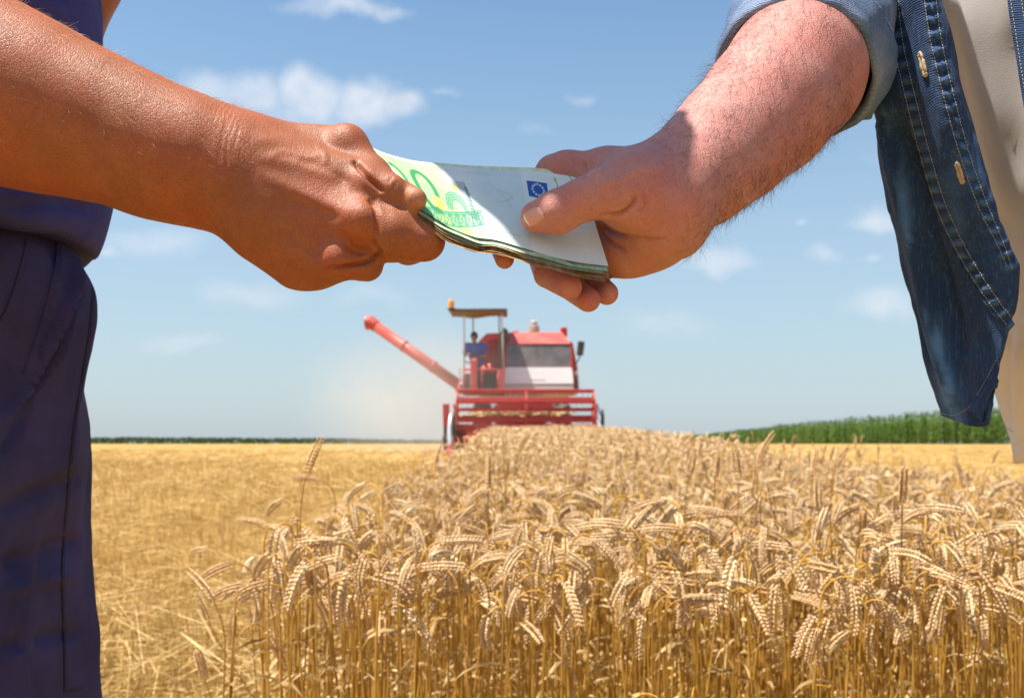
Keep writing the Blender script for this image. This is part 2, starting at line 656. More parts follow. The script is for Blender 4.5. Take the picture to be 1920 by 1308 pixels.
def mat_straw(name, pale_tone, dark, trans=0.25, rough=0.55):
    m, N = new_mat(name)
    t = N.n('ShaderNodeAttribute', attribute_name='tint').outputs['Fac']
    co = N.n('ShaderNodeTexCoord').outputs['Object']
    nz = N.noise(co, 160, 3, 0.6)
    c = N.mix(t, dark, pale_tone)  # each straw's own tone, between dark and pale
    c = N.mix(N.mapr(nz, 0.3, 0.7, 0.0, 0.2), c, tuple(q * 0.8 for q in dark))
    finish(N, c, rough, spec=0.3, trans=trans)
    return m


def ribbons(p0, p1, w, rng):
    """flat two-triangle straws from p0 to p1"""
    d = p1 - p0
    s = np.cross(d, rng.normal(size=d.shape))
    s /= np.maximum(np.linalg.norm(s, axis=1), 1e-9)[:, None]
    s *= w[:, None] * 0.5
    V = np.stack([p0 - s, p0 + s, p1 + s * 0.6, p1 - s * 0.6], 1).reshape(-1, 3)
    return V


def build_stubble():
    rng = np.random.default_rng(5)
    Vs, ts = [], []

    def scatter(n, xr, yr, lying):
        y = yr[0] + (yr[1] - yr[0]) * rng.random(n) ** 1.9
        x = xr[0](y) + (xr[1](y) - xr[0](y)) * rng.random(n)
        clump = vnoise(np.stack([x * 1.3, y * 0.8, y * 0], 1), 9)
        keep = rng.random(n) < 0.55 + 0.5 * clump
        if lying:
            x, y = x[keep], y[keep]
        else:                       # cut rows run away from the camera, 12.5 cm apart
            x = np.round(x / 0.125) * 0.125 + rng.normal(0, 0.018, n)
        z = gz_at(y)
        n2 = len(x)
        p0 = np.stack([x, y, z], 1)
        a = rng.random(n2) * 2 * np.pi
        if lying:
            L = rng.uniform(0.06, 0.34, n2)
            h = rng.uniform(0.0, 0.11, n2)
            el = rng.normal(0.05, 0.22, n2)
            d = np.stack([np.cos(a) * np.cos(el), np.sin(a) * np.cos(el), np.sin(el)], 1) * L[:, None]
            p0[:, 2] += h + 0.012
            p1 = p0 + d
            p1[:, 2] = np.maximum(p1[:, 2], gz_at(p1[:, 1]) + 0.004)
            w = rng.uniform(0.0022, 0.0055, n2)
        else:
            L = rng.uniform(0.05, 0.17, n2)
            p0[:, 2] -= 0.01
            p1 = p0 + np.stack([np.cos(a) * 0.18 * L, np.sin(a) * 0.18 * L, L], 1)
            w = rng.uniform(0.003, 0.005, n2)
        w = w * np.clip(p0[:, 1] / 9, 1, 3.0)
        Vs.append(ribbons(p0, p1, w, rng))
        ts.append(np.repeat(np.clip(rng.normal(0.55, 0.33, n2), 0, 1), 4))
    fl = lambda y: -0.62 * y - 1.0
    scatter(60000, (fl, lambda y: 0 * y + WX0 - 0.02), (2.6, 30), True)
    scatter(52000, (fl, lambda y: 0 * y + WX0 - 0.02), (2.6, 22), False)
    scatter(16000, (lambda y: 0 * y + WX1 + 0.02, lambda y: 0.62 * y + 1.5), (3.2, 40), True)
    scatter(8000, (lambda y: 0 * y + WX1 + 0.02, lambda y: 0.62 * y + 1.5), (3.2, 24), False)
    scatter(9000, (lambda y: -0.62 * y - 1.0, lambda y: 0.62 * y + 1), (-0.4, 1.7), True)
    V = np.vstack(Vs)
    T = np.arange(len(V)).reshape(-1, 4)
    me = mesh_np('stubble', V, T, {'tint': ('FLOAT', np.concatenate(ts))}, smooth=False)
    o = add_obj('stubble', me, mat_straw('stubble_straw', (0.80, 0.58, 0.25), (0.36, 0.19, 0.032), 0.2))
    tag(o, 'golden cut stubble and loose straw covering the harvested field', 'stubble', kind='stuff')


# ------------------------------------------------------------------ wheat
def _frame_path(P_):
    T = np.gradient(P_, axis=0)
    T /= np.linalg.norm(T, axis=1)[:, None]
    return T


def stalk(rng, lod, theta=None, h=None, leaves=None):
    """one wheat stalk: (stem V,T), (ear V,T), (leaf V,T); base at origin, nods in the local XZ plane"""
    h = h or rng.uniform(0.70, 0.80)
    if theta is None:
        theta = rng.choice([rng.uniform(1.9, 2.85), rng.uniform(1.3, 1.9), rng.uniform(0.05, 0.6)], p=[.72, .24, .04])
    lean = rng.normal(0.03, 0.05) if rng.random() > 0.06 else rng.uniform(0.15, 0.6)
    neck = rng.uniform(0.04, 0.10)
    if theta < 0.9: h -= 0.07
    earL = rng.uniform(0.058, 0.092)
    ns = {0: 12, 1: 8, 2: 4}[lod]
    L0 = h - neck * 0.6
    s_ = np.concatenate([np.linspace(0, L0, ns // 2 + 1), L0 + neck * np.linspace(0, 1, ns // 2 + 1)[1:]])
    fine_s = np.linspace(0, L0 + neck + earL, 120)
    ang = lean + (theta - lean) * np.clip((fine_s - L0) / neck, 0, 1) ** 1.4 + rng.uniform(0.1, 0.9) * min(theta, 1) * np.clip((fine_s - L0 - neck) / earL, 0, 1)
    ang += 0.02 * np.sin(fine_s * 9 + rng.uniform(0, 6))
    ds = fine_s[1] - fine_s[0]
    px_ = np.concatenate([[0], np.cumsum(np.sin(ang[:-1]) * ds)])
    pz_ = np.concatenate([[0], np.cumsum(np.cos(ang[:-1]) * ds)])
    py_ = 0.004 * np.sin(fine_s * 7 + rng.uniform(0, 6))
    at = lambda q: np.stack([np.interp(q, fine_s, px_), np.interp(q, fine_s, py_), np.interp(q, fine_s, pz_)], -1)
    # stem
    ns_sides = 4 if lod == 0 else 3
    pts = at(s_)
    T = _frame_path(pts)
    B = np.array([0, 1.0, 0])
    V, Fc = [], []
    for i in range(len(pts)):
        n_ = np.cross(T[i], B); n_ /= np.linalg.norm(n_)
        r = (0.0019 if s_[i] < L0 else 0.0014) * (1 if lod < 2 else 1.5)
        for k in range(ns_sides):
            a = 2 * np.pi * k / ns_sides
            V.append(pts[i] + r * (np.cos(a) * n_ + np.sin(a) * B))
    for i in range(len(pts) - 1):
        for k in range(ns_sides):
            j = (k + 1) % ns_sides
            a, b, c, d = i * ns_sides + k, i * ns_sides + j, (i + 1) * ns_sides + j, (i + 1) * ns_sides + k
            Fc += [(a, b, c), (a, c, d)]
    stem = (np.array(V), np.array(Fc))
    # ear
    e0 = L0 + neck
    V, Fc = [], []
    roll = rng.uniform(0, np.pi)
    if lod < 2:
        nn = 11 if lod == 0 else 8
        lat = (-1, 1) if lod == 0 else (0,)
        for i in range(nn):
            for sd in (-1, 1):
                q = e0 + earL * (i + 0.5 * (sd > 0) + 0.3) / (nn + 0.8)
                c0 = at(np.array([q]))[0]
                t = at(np.array([q + 0.004]))[0] - c0
                t /= np.linalg.norm(t)
                n0 = np.cross(t, B); n0 /= np.linalg.norm(n0)
                sv = np.cos(roll) * n0 + np.sin(roll) * B
                lv = np.cross(t, sv)
                taper = 1.0 - 0.45 * abs((i / nn) - 0.35) ** 1.3 * 1.6
                for la in lat:
                    w = 0.0031 * taper * rng.uniform(.82, 1.15) * (1.0 if lod == 0 else 1.6)
                    Lf = 0.0140 * taper * rng.uniform(0.9, 1.1)
                    ax = t + sv * sd * rng.uniform(0.30, 0.46) + lv * la * 0.22
                    ax /= np.linalg.norm(ax)
                    base = c0 + sv * sd * 0.0024 + lv * la * 0.0025
                    mid = base + ax * Lf * 0.42
                    u = np.cross(ax, lv); u /= np.linalg.norm(u)
                    w2 = np.cross(ax, u)
                    b0 = len(V)
                    V += [base, mid + u * w, mid + w2 * w * 0.9, mid - u * w, mid - w2 * w * 0.9, base + ax * Lf]
                    for k in range(4):
                        j = (k + 1) % 4
                        Fc += [(b0, b0 + 1 + j, b0 + 1 + k), (b0 + 5, b0 + 1 + k, b0 + 1 + j)]
    else:
        nr = 6
        for i in range(nr):
            q = e0 + earL * i / (nr - 1)
            c0 = at(np.array([q]))[0]
            t = at(np.array([q + 0.003]))[0] - at(np.array([q - 0.003]))[0]
            t /= np.linalg.norm(t)
            n0 = np.cross(t, B); n0 /= np.linalg.norm(n0)
            r = 0.0075 * (0.55, 1.0, 0.72, 0.98, 0.66, 0.2)[i]
            for k in range(4):
                a = 2 * np.pi * k / 4 + roll + 0.6 * (i % 2)
                V.append(c0 + r * (np.cos(a) * n0 + np.sin(a) * B))
        for i in range(nr - 1):
            for k in range(4):
                j = (k + 1) % 4
                a, b, c, d = i * 4 + k, i * 4 + j, (i + 1) * 4 + j, (i + 1) * 4 + k
                Fc += [(a, b, c), (a, c, d)]
    ear = (np.array(V), np.array(Fc))
    # dry leaves
    V, Fc = [], []
    nl = {0: 2, 1: 1, 2: 0}[lod] if leaves is None else leaves
    for _ in range(nl):
        q = rng.uniform(0.25, 0.62)
        p = at(np.array([q]))[0]
        a = rng.uniform(0, 2 * np.pi)
        out = np.array([np.cos(a), np.sin(a), 0])
        side = np.array([-np.sin(a), np.cos(a), 0])
        Ln = rng.uniform(0.07, 0.20)
        el = rng.uniform(0.4, 1.3)
        droop = rng.uniform(1.5, 4.5)
        pos = p.copy()
        b0 = len(V)
        ng = 6
        for i in range(ng + 1):
            u = i / ng
            w = 0.0042 * (1 - u) ** 0.6 * (0.5 + min(u * 4, 0.5))
            tw = side * np.cos(u * 3) + np.array([0, 0, 1]) * np.sin(u * 3)
            V += [pos - tw * w, pos + tw * w]
            e = el - droop * u
            pos = pos + (out * np.cos(e) + np.array([0, 0, 1]) * np.sin(e)) * Ln / ng
        for i in range(ng):
            a_ = b0 + 2 * i
            Fc += [(a_, a_ + 1, a_ + 3), (a_, a_ + 3, a_ + 2)]
    leaf = (np.array(V).reshape(-1, 3), np.array(Fc).reshape(-1, 3))
    return stem, ear, leaf


def build_wheat():
    rng = np.random.default_rng(11)
    m_ear = mat_straw('wheat_ear', (0.88, 0.64, 0.375), (0.60, 0.355, 0.155), 0.06, 0.5)
    m_stem = mat_straw('wheat_stem', (0.76, 0.43, 0.085), (0.33, 0.15, 0.02), 0.15, 0.4)
    m_leaf = mat_straw('wheat_leaf', (0.66, 0.46, 0.20), (0.30, 0.17, 0.06), 0.3, 0.6)
    m_all, N = new_mat('wheat_crop')
    t = N.n('ShaderNodeAttribute', attribute_name='tint').outputs['Fac']
    pt = N.n('ShaderNodeAttribute', attribute_name='organ').outputs['Fac']
    co = N.n('ShaderNodeTexCoord').outputs['Object']
    nz = N.noise(co, 160, 3, 0.6)
    cs = N.mix(t, (0.33, 0.15, 0.02), (0.76, 0.43, 0.085))
    ce = N.mix(t, (0.60, 0.355, 0.155), (0.88, 0.64, 0.375))
    clf = N.mix(t, (0.30, 0.17, 0.06), (0.66, 0.46, 0.20))
    c = N.mix(N.mapr(pt, 0.45, 0.55), cs, ce)
    c = N.mix(N.mapr(pt, 1.45, 1.55), c, clf)
    c = N.mix(N.mapr(nz, 0.3, 0.7, 0.0, 0.15), c, (0.36, 0.21, 0.06))
    finish(N, c, 0.5, spec=0.3, trans=0.06)

    # the 300 nearest stalks, each a thing of its own
    protos, lab_of = [], []
    for k in range(26):
        th = float(rng.choice([rng.uniform(1.9, 2.85), rng.uniform(1.3, 1.75)], p=[.76, .24])) if k > 0 else 0.25
        st, er, lf = stalk(rng, 0, theta=th, leaves=1)
        lab_of.append('front row wheat stalk whose ear hangs right over' if th > 1.78 else 'front row wheat stalk whose ear arches out sideways' if th > 0.9 else 'front row wheat stalk whose ear stands upright')
        prt = []
        for nm, (V, T), mm in (('stem', st, m_stem), ('ear', er, m_ear), ('leaf', lf, m_leaf)):
            me = mesh_np(nm, V, T, {'tint': ('FLOAT', np.clip(0.62 + 0.22 * rng.standard_normal() + 0.12 * rng.standard_normal(len(V)), 0, 1))}, smooth=(nm != 'leaf'))
            me.materials.append(mm)
            prt.append((nm, me))
        protos.append(prt)
    spots = []
    # three loose stalks that stand clear of the crop on its left corner
    lone = [(400, 1075, 1.60, 0.55, 3.0), (402, 1090, 1.66, 2.7, 0.3), (390, 1160, 1.64, 2.6, 0.8)]
    n = 300 - len(lone)
    i = 0
    taken = []
    while len(spots) < n:
        i += 1
        x = rng.uniform(WX0 + 0.03, 1.20)
        y = WY0 + 0.30 * rng.random() ** 1.2 + 0.02 * math.sin(x * 7)
        if x < WX0 + 0.1 and rng.random() < 0.4: continue
        spots.append((x, y))
    group = 'front wheat stalks'
    for (x, y) in spots:
        pk = int(rng.integers(len(protos)))
        prt = protos[pk]
        e = empty('wheat_stalk', (x, y, float(gz_at(y)) - 0.01), float(rng.uniform(0, 6.283)))
        s = float(rng.uniform(0.92, 1.03))
        sx = float(rng.uniform(0.85, 1.12))
        e.scale = (sx, sx, s)
        tag(e, lab_of[pk], 'wheat stalk', group)
        for nm, me in prt:
            o = bpy.data.objects.new(nm, me)
            COL.objects.link(o)
            o.parent = e
    lbl = ['lone wheat stalk with upright dark ear left of the crop corner', 'lone wheat stalk with nodding ear beside the upright one, left crop corner',
           'short lone wheat stalk with low hanging ear at the left crop corner']
    for k, (px, py, d, th, rz) in enumerate(lone):
        p = P(px, py, d)
        top = p[2] - gz_at(d)
        st, er, lf = stalk(rng, 0, theta=th, h=float(top), leaves=1)
        e = empty('wheat_stalk', (p[0], d, float(gz_at(d)) - 0.01), rz)
        tag(e, lbl[k], 'wheat stalk', group)
        for nm, (V, T), mm in (('stem', st, m_stem), ('ear', er, m_ear), ('leaf', lf, m_leaf)):
            me = mesh_np(nm, V, T, {'tint': ('FLOAT', np.full(len(V), 0.5))})
            add_obj(nm, me, mm, e)

    # the rest of the strip
    AV, AT, At, Ap = [], [], [], []
    off = 0
    zones = [(0, WY0 + 0.22, 3.6, 500, 44), (1, 3.6, 7.2, 460, 26), (2, 7.2, WY1, 300, 16)]
    for lod, y0, y1, dens, nt in zones:
        tot = int((y1 - y0) * (WX1 - WX0) * dens)
        x = rng.uniform(WX0, WX1, tot)
        y = rng.uniform(y0, y1, tot)
        x += 0.05 * np.sin(y * 2.1) * (x < WX0 + 0.3)
        vis = np.abs(x) < y * 0.56 + 0.35              # nothing far outside the view is needed
        x, y = x[vis], y[vis]
        tid = rng.integers(0, nt - (4 if lod < 2 else 0), len(x))
        if lod < 2:
            few = rng.random(len(x)) < (.012 if lod == 0 else .016)
            tid[few] = nt - 4 + rng.integers(0, 4, few.sum())
        sc = rng.uniform(0.90, 1.06, len(x)) * (1 + 0.05 * vnoise(np.stack([x * 1.7, y * 1.1, 0 * y], 1), 21))
        sc *= np.interp(y, [1.6, 2.6, 4.0, 7.5, 9.0], [0.98, 0.96, 0.93, 0.94, 0.99])
        xy = rng.uniform(0.82, 1.12, len(x))
        yaw = rng.uniform(0, 2 * np.pi, len(x))
        tint = np.clip(rng.normal(0.64, 0.22, len(x)), 0, 1)
        for k in range(nt):
            up_ = lod < 2 and k >= nt - 4
            st, er, lf = stalk(rng, lod, theta=rng.uniform(.05, .45), h=rng.uniform(.86, .93)) if up_ else stalk(rng, lod)
            if up_: tint[tid == k] = rng.uniform(0, .12)  # upright ears coloured darker, painting in their unlit steep sides
            V = np.vstack([st[0], er[0], lf[0]])
            T = np.vstack([st[1], er[1] + len(st[0]), lf[1] + len(st[0]) + len(er[0])])
            part = np.concatenate([np.zeros(len(st[0])), np.ones(len(er[0])), np.full(len(lf[0]), 2.0)])
            m = np.nonzero(tid == k)[0]
            c, s = np.cos(yaw[m])[:, None] * xy[m][:, None], np.sin(yaw[m])[:, None] * xy[m][:, None]
            g = sc[m][:, None]
            W_ = np.stack([(V[None, :, 0] * c - V[None, :, 1] * s) + x[m][:, None],
                           (V[None, :, 0] * s + V[None, :, 1] * c) + y[m][:, None],
                           V[None, :, 2] * g + gz_at(y[m])[:, None] - 0.01], 2)
            AV.append(W_.reshape(-1, 3))
            AT.append((T[None] + (off + np.arange(len(m)) * len(V))[:, None, None]).reshape(-1, 3))
            At.append((tint[m][:, None] + 0.10 * rng.standard_normal((len(m), len(V)))).ravel())
            Ap.append(np.tile(part, len(m)))
            off += len(m) * len(V)
    me = mesh_np('wheat_crop', np.vstack(AV), np.vstack(AT), {'tint': ('FLOAT', np.clip(np.concatenate(At), 0, 1)), 'organ': ('FLOAT', np.concatenate(Ap))})
    o = add_obj('wheat_crop', me, m_all)
    tag(o, 'dense strip of ripe wheat running from the front stalks to the harvester', 'wheat', kind='stuff')


# ------------------------------------------------------------------ green crops at the edge of the field
def mat_green(name, a, b):
    m, N = new_mat(name)
    t = N.n('ShaderNodeAttribute', attribute_name='tint').outputs['Fac']
    finish(N, N.mix(t, a, b), 0.55, spec=0.3, trans=0.25)
    return m


def build_maize():
    rng = np.random.default_rng(23)
    edge = np.array([(44.0, 52.0), (34.0, 68), (34.5, 95), (38, 140), (48, 215), (64, 330), (74, 440)])
    seg = np.linalg.norm(np.diff(edge, axis=0), axis=1)
    cum = np.concatenate([[0], np.cumsum(seg)])
    Vs, Ts, ti = [], [], []
    off = 0
    n = 6500
    s = cum[-1] * rng.random(n) ** 1.35
    bx, by = np.interp(s, cum, edge[:, 0]), np.interp(s, cum, edge[:, 1])
    depth = rng.random(n) ** 1.5 * 9
    bx = bx + depth * 0.96 + rng.normal(0, 0.15, n)
    by = by + depth * 0.28
    for x, y in zip(bx, by):
        H = rng.uniform(2.45, 2.85) + max(y - 120, 0) * 0.0035 + 0.12 * math.sin(x * 0.7) + 0.12 * math.sin(y * 0.31)
        z0 = float(gz_at(y))
        lodw = 1.0 + y / 150.0
        nl = 11 if y < 110 else 8
        V, T = [], []
        for k in range(nl):
            u = 0.12 + 0.86 * k / nl
            a = rng.uniform(0, 2 * np.pi)
            out = np.array([math.cos(a), math.sin(a), 0])
            sd = np.array([-math.sin(a), math.cos(a), 0])
            L = rng.uniform(0.45, 0.8) * (1 - 0.35 * u)
            w = rng.uniform(0.035, 0.06) * lodw
            p = np.array([x, y, z0 + u * H * 0.86])
            e = rng.uniform(0.7, 1.25)
            b0 = len(V)
            for i in range(4):
                v = i / 3
                ww = w * (1 - v) ** 0.7 * (0.6 + min(v * 3, 0.4))
                V += [p - sd * ww, p + sd * ww]
                ee = e - 2.1 * v
                p = p + (out * math.cos(ee) + np.array([0, 0, 1]) * math.sin(ee)) * L / 3
            for i in range(3):
                q = b0 + 2 * i
                T += [(q, q + 1, q + 3, q + 2)]
        b0 = len(V)                          # stem and tassel
        r = 0.014 * lodw
        V += [(x - r, y, z0), (x + r, y, z0), (x + r * .6, y, z0 + H * .9), (x - r * .6, y, z0 + H * .9),
              (x + rng.normal(0, .05), y, z0 + H), (x + rng.normal(0, .05) + .02 * lodw, y, z0 + H)]
        T += [(b0, b0 + 1, b0 + 2, b0 + 3), (b0 + 3, b0 + 2, b0 + 5, b0 + 4)]
        tt = np.full(len(V), np.clip(rng.normal(0.45, 0.22), 0, 1))
        tt[-2:] = 1.0
        V = np.array(V, float)
        Vs.append(V); Ts.append(np.array(T) + off); ti.append(tt)
        off += len(V)
    me = mesh_np('maize_field', np.vstack(Vs), np.vstack(Ts), {'tint': ('FLOAT', np.concatenate(ti))}, smooth=False)
    o = add_obj('maize_field', me, mat_green('maize_leaf', (0.05, 0.12, 0.018), (0.20, 0.30, 0.055)))
    tag(o, 'tall green maize field along the right edge of the stubble', 'maize', kind='stuff')
    # far low crop line on the left horizon
    rng = np.random.default_rng(29)
    n = 9000
    x = rng.uniform(-150, 60, n)
    y = 225 + rng.uniform(0, 30, n)
    z0 = gz_at(y)
    hmax = np.interp(x, [-150, -85, -45, -25, 0, 60], [1.75, 1.75, 1.55, 1.25, 1.2, 1.3])
    zz = z0 + hmax * rng.random(n) ** 0.6 + 0.12 * vnoise(np.stack([x * .5, y * .1, 0 * x], 1), 4)
    w, hgt = rng.uniform(0.18, 0.45, n), rng.uniform(0.2, 0.5, n)
    a = rng.uniform(0, np.pi, n)
    V = np.stack([np.stack([x - w * np.cos(a), y - w * np.sin(a), zz - hgt], 1), np.stack([x + w * np.cos(a), y + w * np.sin(a), zz - hgt * .8], 1),
                  np.stack([x + w * .6 * np.cos(a), y + w * np.sin(a), zz + .1], 1), np.stack([x - w * .5 * np.cos(a), y - w * np.sin(a), zz], 1)], 1).reshape(-1, 3)
    me = mesh_np('far_crop', V, np.arange(len(V)).reshape(-1, 4), {'tint': ('FLOAT', np.repeat(np.clip(rng.normal(.4, .25, n), 0, 1), 4))}, smooth=False)
    o = add_obj('far_crop', me, mat_green('far_green', (0.04, 0.075, 0.03), (0.10, 0.16, 0.055)))
    tag(o, 'low dark green crop line on the horizon beyond the stubble', 'crop', kind='stuff')

# ------------------------------------------------------------------ paints
def mat_paint(name, col, rough=0.4, dust=0.35, dustcol=(0.45, 0.36, 0.25), spec=0.4, metallic=0.0):
    m, N = new_mat(name)
    g = N.n('ShaderNodeNewGeometry')
    co = N.n('ShaderNodeTexCoord').outputs['Object']
    nz = N.noise(co, 2.3, 5, 0.65)
    fn = N.noise(co, 14, 4, 0.6)
    f = N.math('MULTIPLY', N.mapr(nz, 0.3, 0.75), dust)
    f = N.math('ADD', f, N.math('MULTIPLY', N.mapr(fn, 0.5, 0.8), dust * 0.4))
    c = N.mix(f, col, dustcol)
    finish(N, c, N.mapr(f, 0, 1, rough, 0.85), spec=spec, metallic=metallic, bump=fn, bump_d=0.002)
    return m


def rotx(a): return Matrix.Rotation(a, 3, 'X')
def roty(a): return Matrix.Rotation(a, 3, 'Y')
def rotz(a): return Matrix.Rotation(a, 3, 'Z')


def build_combine():
    red = mat_paint('combine_red', (0.46, 0.016, 0.018), 0.35, 0.14)
    red2 = mat_paint('combine_red_faded', (0.55, 0.05, 0.042), 0.45, 0.24)
    dark = mat_paint('combine_dark', (0.03, 0.028, 0.026), 0.6, 0.25)
    rubber = mat_paint('tyre_rubber', (0.02, 0.02, 0.02), 0.8, 0.3)
    white = mat_paint('combine_white', (0.80, 0.80, 0.78), 0.4, 0.08)
    grey = mat_paint('combine_grey', (0.42, 0.38, 0.34), 0.5, 0.4)
    steel = mat_paint('bright_steel', (0.72, 0.72, 0.74), 0.35, 0.15, metallic=0.6)
    tan = mat_paint('canopy_cloth', (0.17, 0.145, 0.12), 0.8, 0.3)
    orange = mat_paint('beacon_orange', (0.85, 0.28, 0.03), 0.3, 0.05)
    gm, N = new_mat('dusty_glass')
    co = N.n('ShaderNodeTexCoord').outputs['Object']
    nz = N.noise(co, 3.0, 4, 0.6)
    finish(N, N.mix(N.mapr(nz, 0.3, 0.7, 0.1, 0.8), (0.08, 0.075, 0.075), (0.24, 0.215, 0.20)), 0.18, spec=0.6)

    D0 = 27.0
    def S(x, y, d=D0): return tuple(P(x, y, d))
    root = empty('combine_harvester', (0.25, 29.0, float(gz_at(29.0))))
    tag(root, 'dusty red combine harvester with canopy and raised unloading pipe cutting wheat', 'combine harvester')
    B = lambda mb, nm, mt, par=root, sm=False: mb.build(nm, mt, par, smooth=sm, world=True)

    # ---- chassis and wheels
    B(MB().box((0.25, 31.3, 0.75), (1.5, 6.2, 0.55), bev=0.04), 'chassis', dark)
    for sx, nm in ((-0.86, 'front_wheel'), (1.44, 'front_wheel')):
        cz = float(gz_at(29.2)) + 0.74
        w = B(MB().lathe([(0.42, -0.24), (0.66, -0.26), (0.74, -0.18), (0.745, 0.18), (0.66, 0.26), (0.42, 0.24)], (sx, 29.2, cz), 'X', 28), nm, rubber, sm=True)
        t = MB()
        for k in range(18):
            a = 2 * math.pi * k / 18
            for s2 in (-1, 1):
                t.box((sx + s2 * 0.11, 29.2 + 0.75 * math.cos(a + s2 * .09), cz + 0.75 * math.sin(a + s2 * .09)), (0.22, 0.06, 0.07), rot=rotx(a) @ rotz(s2 * 0.5))
        B(t, 'tread', rubber, w)
        B(MB().lathe([(0.40, -0.20), (0.36, -0.05), (0.12, -0.12), (0.12, 0.12), (0.36, 0.05), (0.40, 0.20)], (sx, 29.2, cz), 'X', 20), 'rim', grey, w, True)
    for sx in (-0.55, 1.05):
        cz = float(gz_at(33.4)) + 0.45
        w = B(MB().lathe([(0.25, -0.14), (0.42, -0.15), (0.45, -0.1), (0.45, 0.1), (0.42, 0.15), (0.25, 0.14)], (sx, 33.4, cz), 'X', 22), 'rear_wheel', rubber, sm=True)
        B(MB().lathe([(0.24, -0.1), (0.1, -0.08), (0.1, 0.08), (0.24, 0.1)], (sx, 33.4, cz), 'X', 16), 'rim', grey, w, True)

    # ---- separator body, tank wall behind the driver
    d = 29.4
    f8 = lambda pts, d0, d1, dzt=0: None
    def prism(pxs, d0, d1):
        """front outline in pixels at distance d0, pushed back to d1"""
        a = [P(x, y, d0) for x, y in pxs]
        n = len(a)
        b = [p + np.array([0, d1 - d0, 0]) for p in a]
        mb = MB()
        mb.add(a + b, [tuple(range(n)), tuple(range(2 * n - 1, n - 1, -1))] + [(i, i + n, (i + 1) % n + n, (i + 1) % n) for i in range(n)])
        return mb
    B(prism([(896, 733), (1080, 733), (1080, 700), (960, 690), (896, 690)], 29.6, 35.0), 'separator_body', red)
    B(prism([(894, 735), (962, 735), (962, 623), (912, 625), (897, 640)], 30.2, 33.5), 'grain_tank', red)
    B(prism([(905, 700), (945, 700), (945, 633), (915, 636)], 30.14, 30.19), 'tank_hatch', red)
    # ---- engine and screen housing: sloping roof, dusty screen, white panel
    hb = MB()
    bl, br, tl, tr = P(946, 733, 29.3), P(1076, 733, 29.3), P(950, 644, 29.55), P(1071, 644, 29.55)
    rl, rr = P(960, 623, 30.1), P(1053, 622, 30.1)
    back = lambda p, yb: np.array([p[0], yb, p[2]])
    hb.hull8([bl, br, back(br, 32.5), back(bl, 32.5), tl, tr, back(tr, 32.5), back(tl, 32.5)])
    house = B(hb, 'engine_housing', red)
    # roof
    rb = MB()
    e = np.array([0, -0.05, 0.0])
    rb.hull8([tl + e, tr + e, back(tr, 32.5), back(tl, 32.5), rl, rr, back(rr, 32.4), back(rl, 32.4)])
    B(rb, 'roof', red2)
    def panel(y0, y1, x0a, x1a, x0b, x1b, th, nm, mt, par):
        """flat panel on the sloping front between two pixel rows"""
        def q(x, y):
            t = (733 - y) / (733 - 644)
            return P(x, y, 29.3 + 0.25 * t)
        n = np.array([0, -1.0, 0.0]) * th
        a, b, c, d2 = q(x0a, y0), q(x1a, y0), q(x1b, y1), q(x0b, y1)
        return B(MB().hull8([a, b, b + n, a + n, d2, c, c + n, d2 + n]), nm, mt, par)
    sc_ = panel(687, 645, 948, 1072, 951, 1070, 0.02, 'screen', gm, house)
    panel(719, 688.5, 946, 1075, 947, 1073, 0.05, 'white_panel', white, house)
    panel(732, 719.5, 946, 1075, 946, 1075, 0.03, 'lower_panel', grey, house)
    panel(713.5, 711.5, 993, 1022, 993, 1022, 0.054, 'panel_slot', grey, house)
    fr = MB()
    for (xa, xb) in ((946.5, 950.5), (1069.5, 1073)):
        a, b, c, d2 = P(xa, 687, 29.4), P(xb, 687, 29.4), P(xb - 1, 645, 29.52), P(xa + 1, 645, 29.52)
        n = np.array([0, -0.06, 0])
        fr.hull8([a, b, b + n, a + n, d2, c, c + n, d2 + n])
    B(fr, 'screen_frame', red, house)
    B(prism([(1076, 735), (1086, 735), (1083, 690), (1074, 642), (1069, 640)], 29.45, 32.0), 'side_cowl', red)
    for yy_ in (700, 712, 724):
        B(MB().box(S(1081, yy_, 29.40), (0.10, 0.06, 0.12), bev=.02), 'side_lamp', grey if yy_ == 700 else dark)
    # roof furniture
    B(MB().lathe([(0.17, 0), (0.17, 0.17), (0.11, 0.19), (0.11, 0.30), (0.07, 0.34)], S(1001, 622, 30.6), 'Z', 18), 'air_cleaner', grey, sm=False)
    B(MB().box(S(1057, 623, 30.6), (0.20, 0.3, 0.30), bev=.03), 'exhaust_box', red)
    B(MB().box(S(967, 624, 30.4), (0.16, 0.3, 0.14), bev=.03), 'roof_lamp', red2)
    duct = MB().tube([S(947, 735, 29.9), S(947, 660, 29.9), S(946, 635, 29.9), S(946, 628, 29.9), S(946, 619, 29.9), S(946, 615, 29.9)], [0.10, 0.12, 0.16, 0.13, 0.10, 0.03], 14)
    B(duct, 'intake_duct', mat_paint('duct_brown', (0.09, 0.055, 0.045), .7, .3), sm=True)
    # mirror
    B(MB().tube([S(1074, 690, 29.6), S(1086, 672, 29.2), S(1088, 655, 29.1)], 0.02, 6), 'mirror_arm', dark)
    B(MB().box(S(1088.5, 653, 29.05), (0.20, 0.06, 0.42), rot=roty(0.12), bev=.025), 'mirror', dark)

    # ---- driver's platform
    B(prism([(866, 737), (946, 737), (946, 730), (866, 730)], 28.3, 30.1), 'platform_floor', dark)
    B(prism([(872, 730), (930, 730), (930, 700), (872, 700)], 29.2, 29.9), 'seat_box', dark)
    B(MB().tube([S(869, 692.5, 28.5), S(934, 692.5, 28.5)], 0.035, 8), 'guard_rail', red2, sm=True)
    for x in (870, 903, 934):
        B(MB().tube([S(x, 733, 28.5), S(x, 692.5, 28.5)], 0.03, 8), 'rail_post', red2, sm=True)
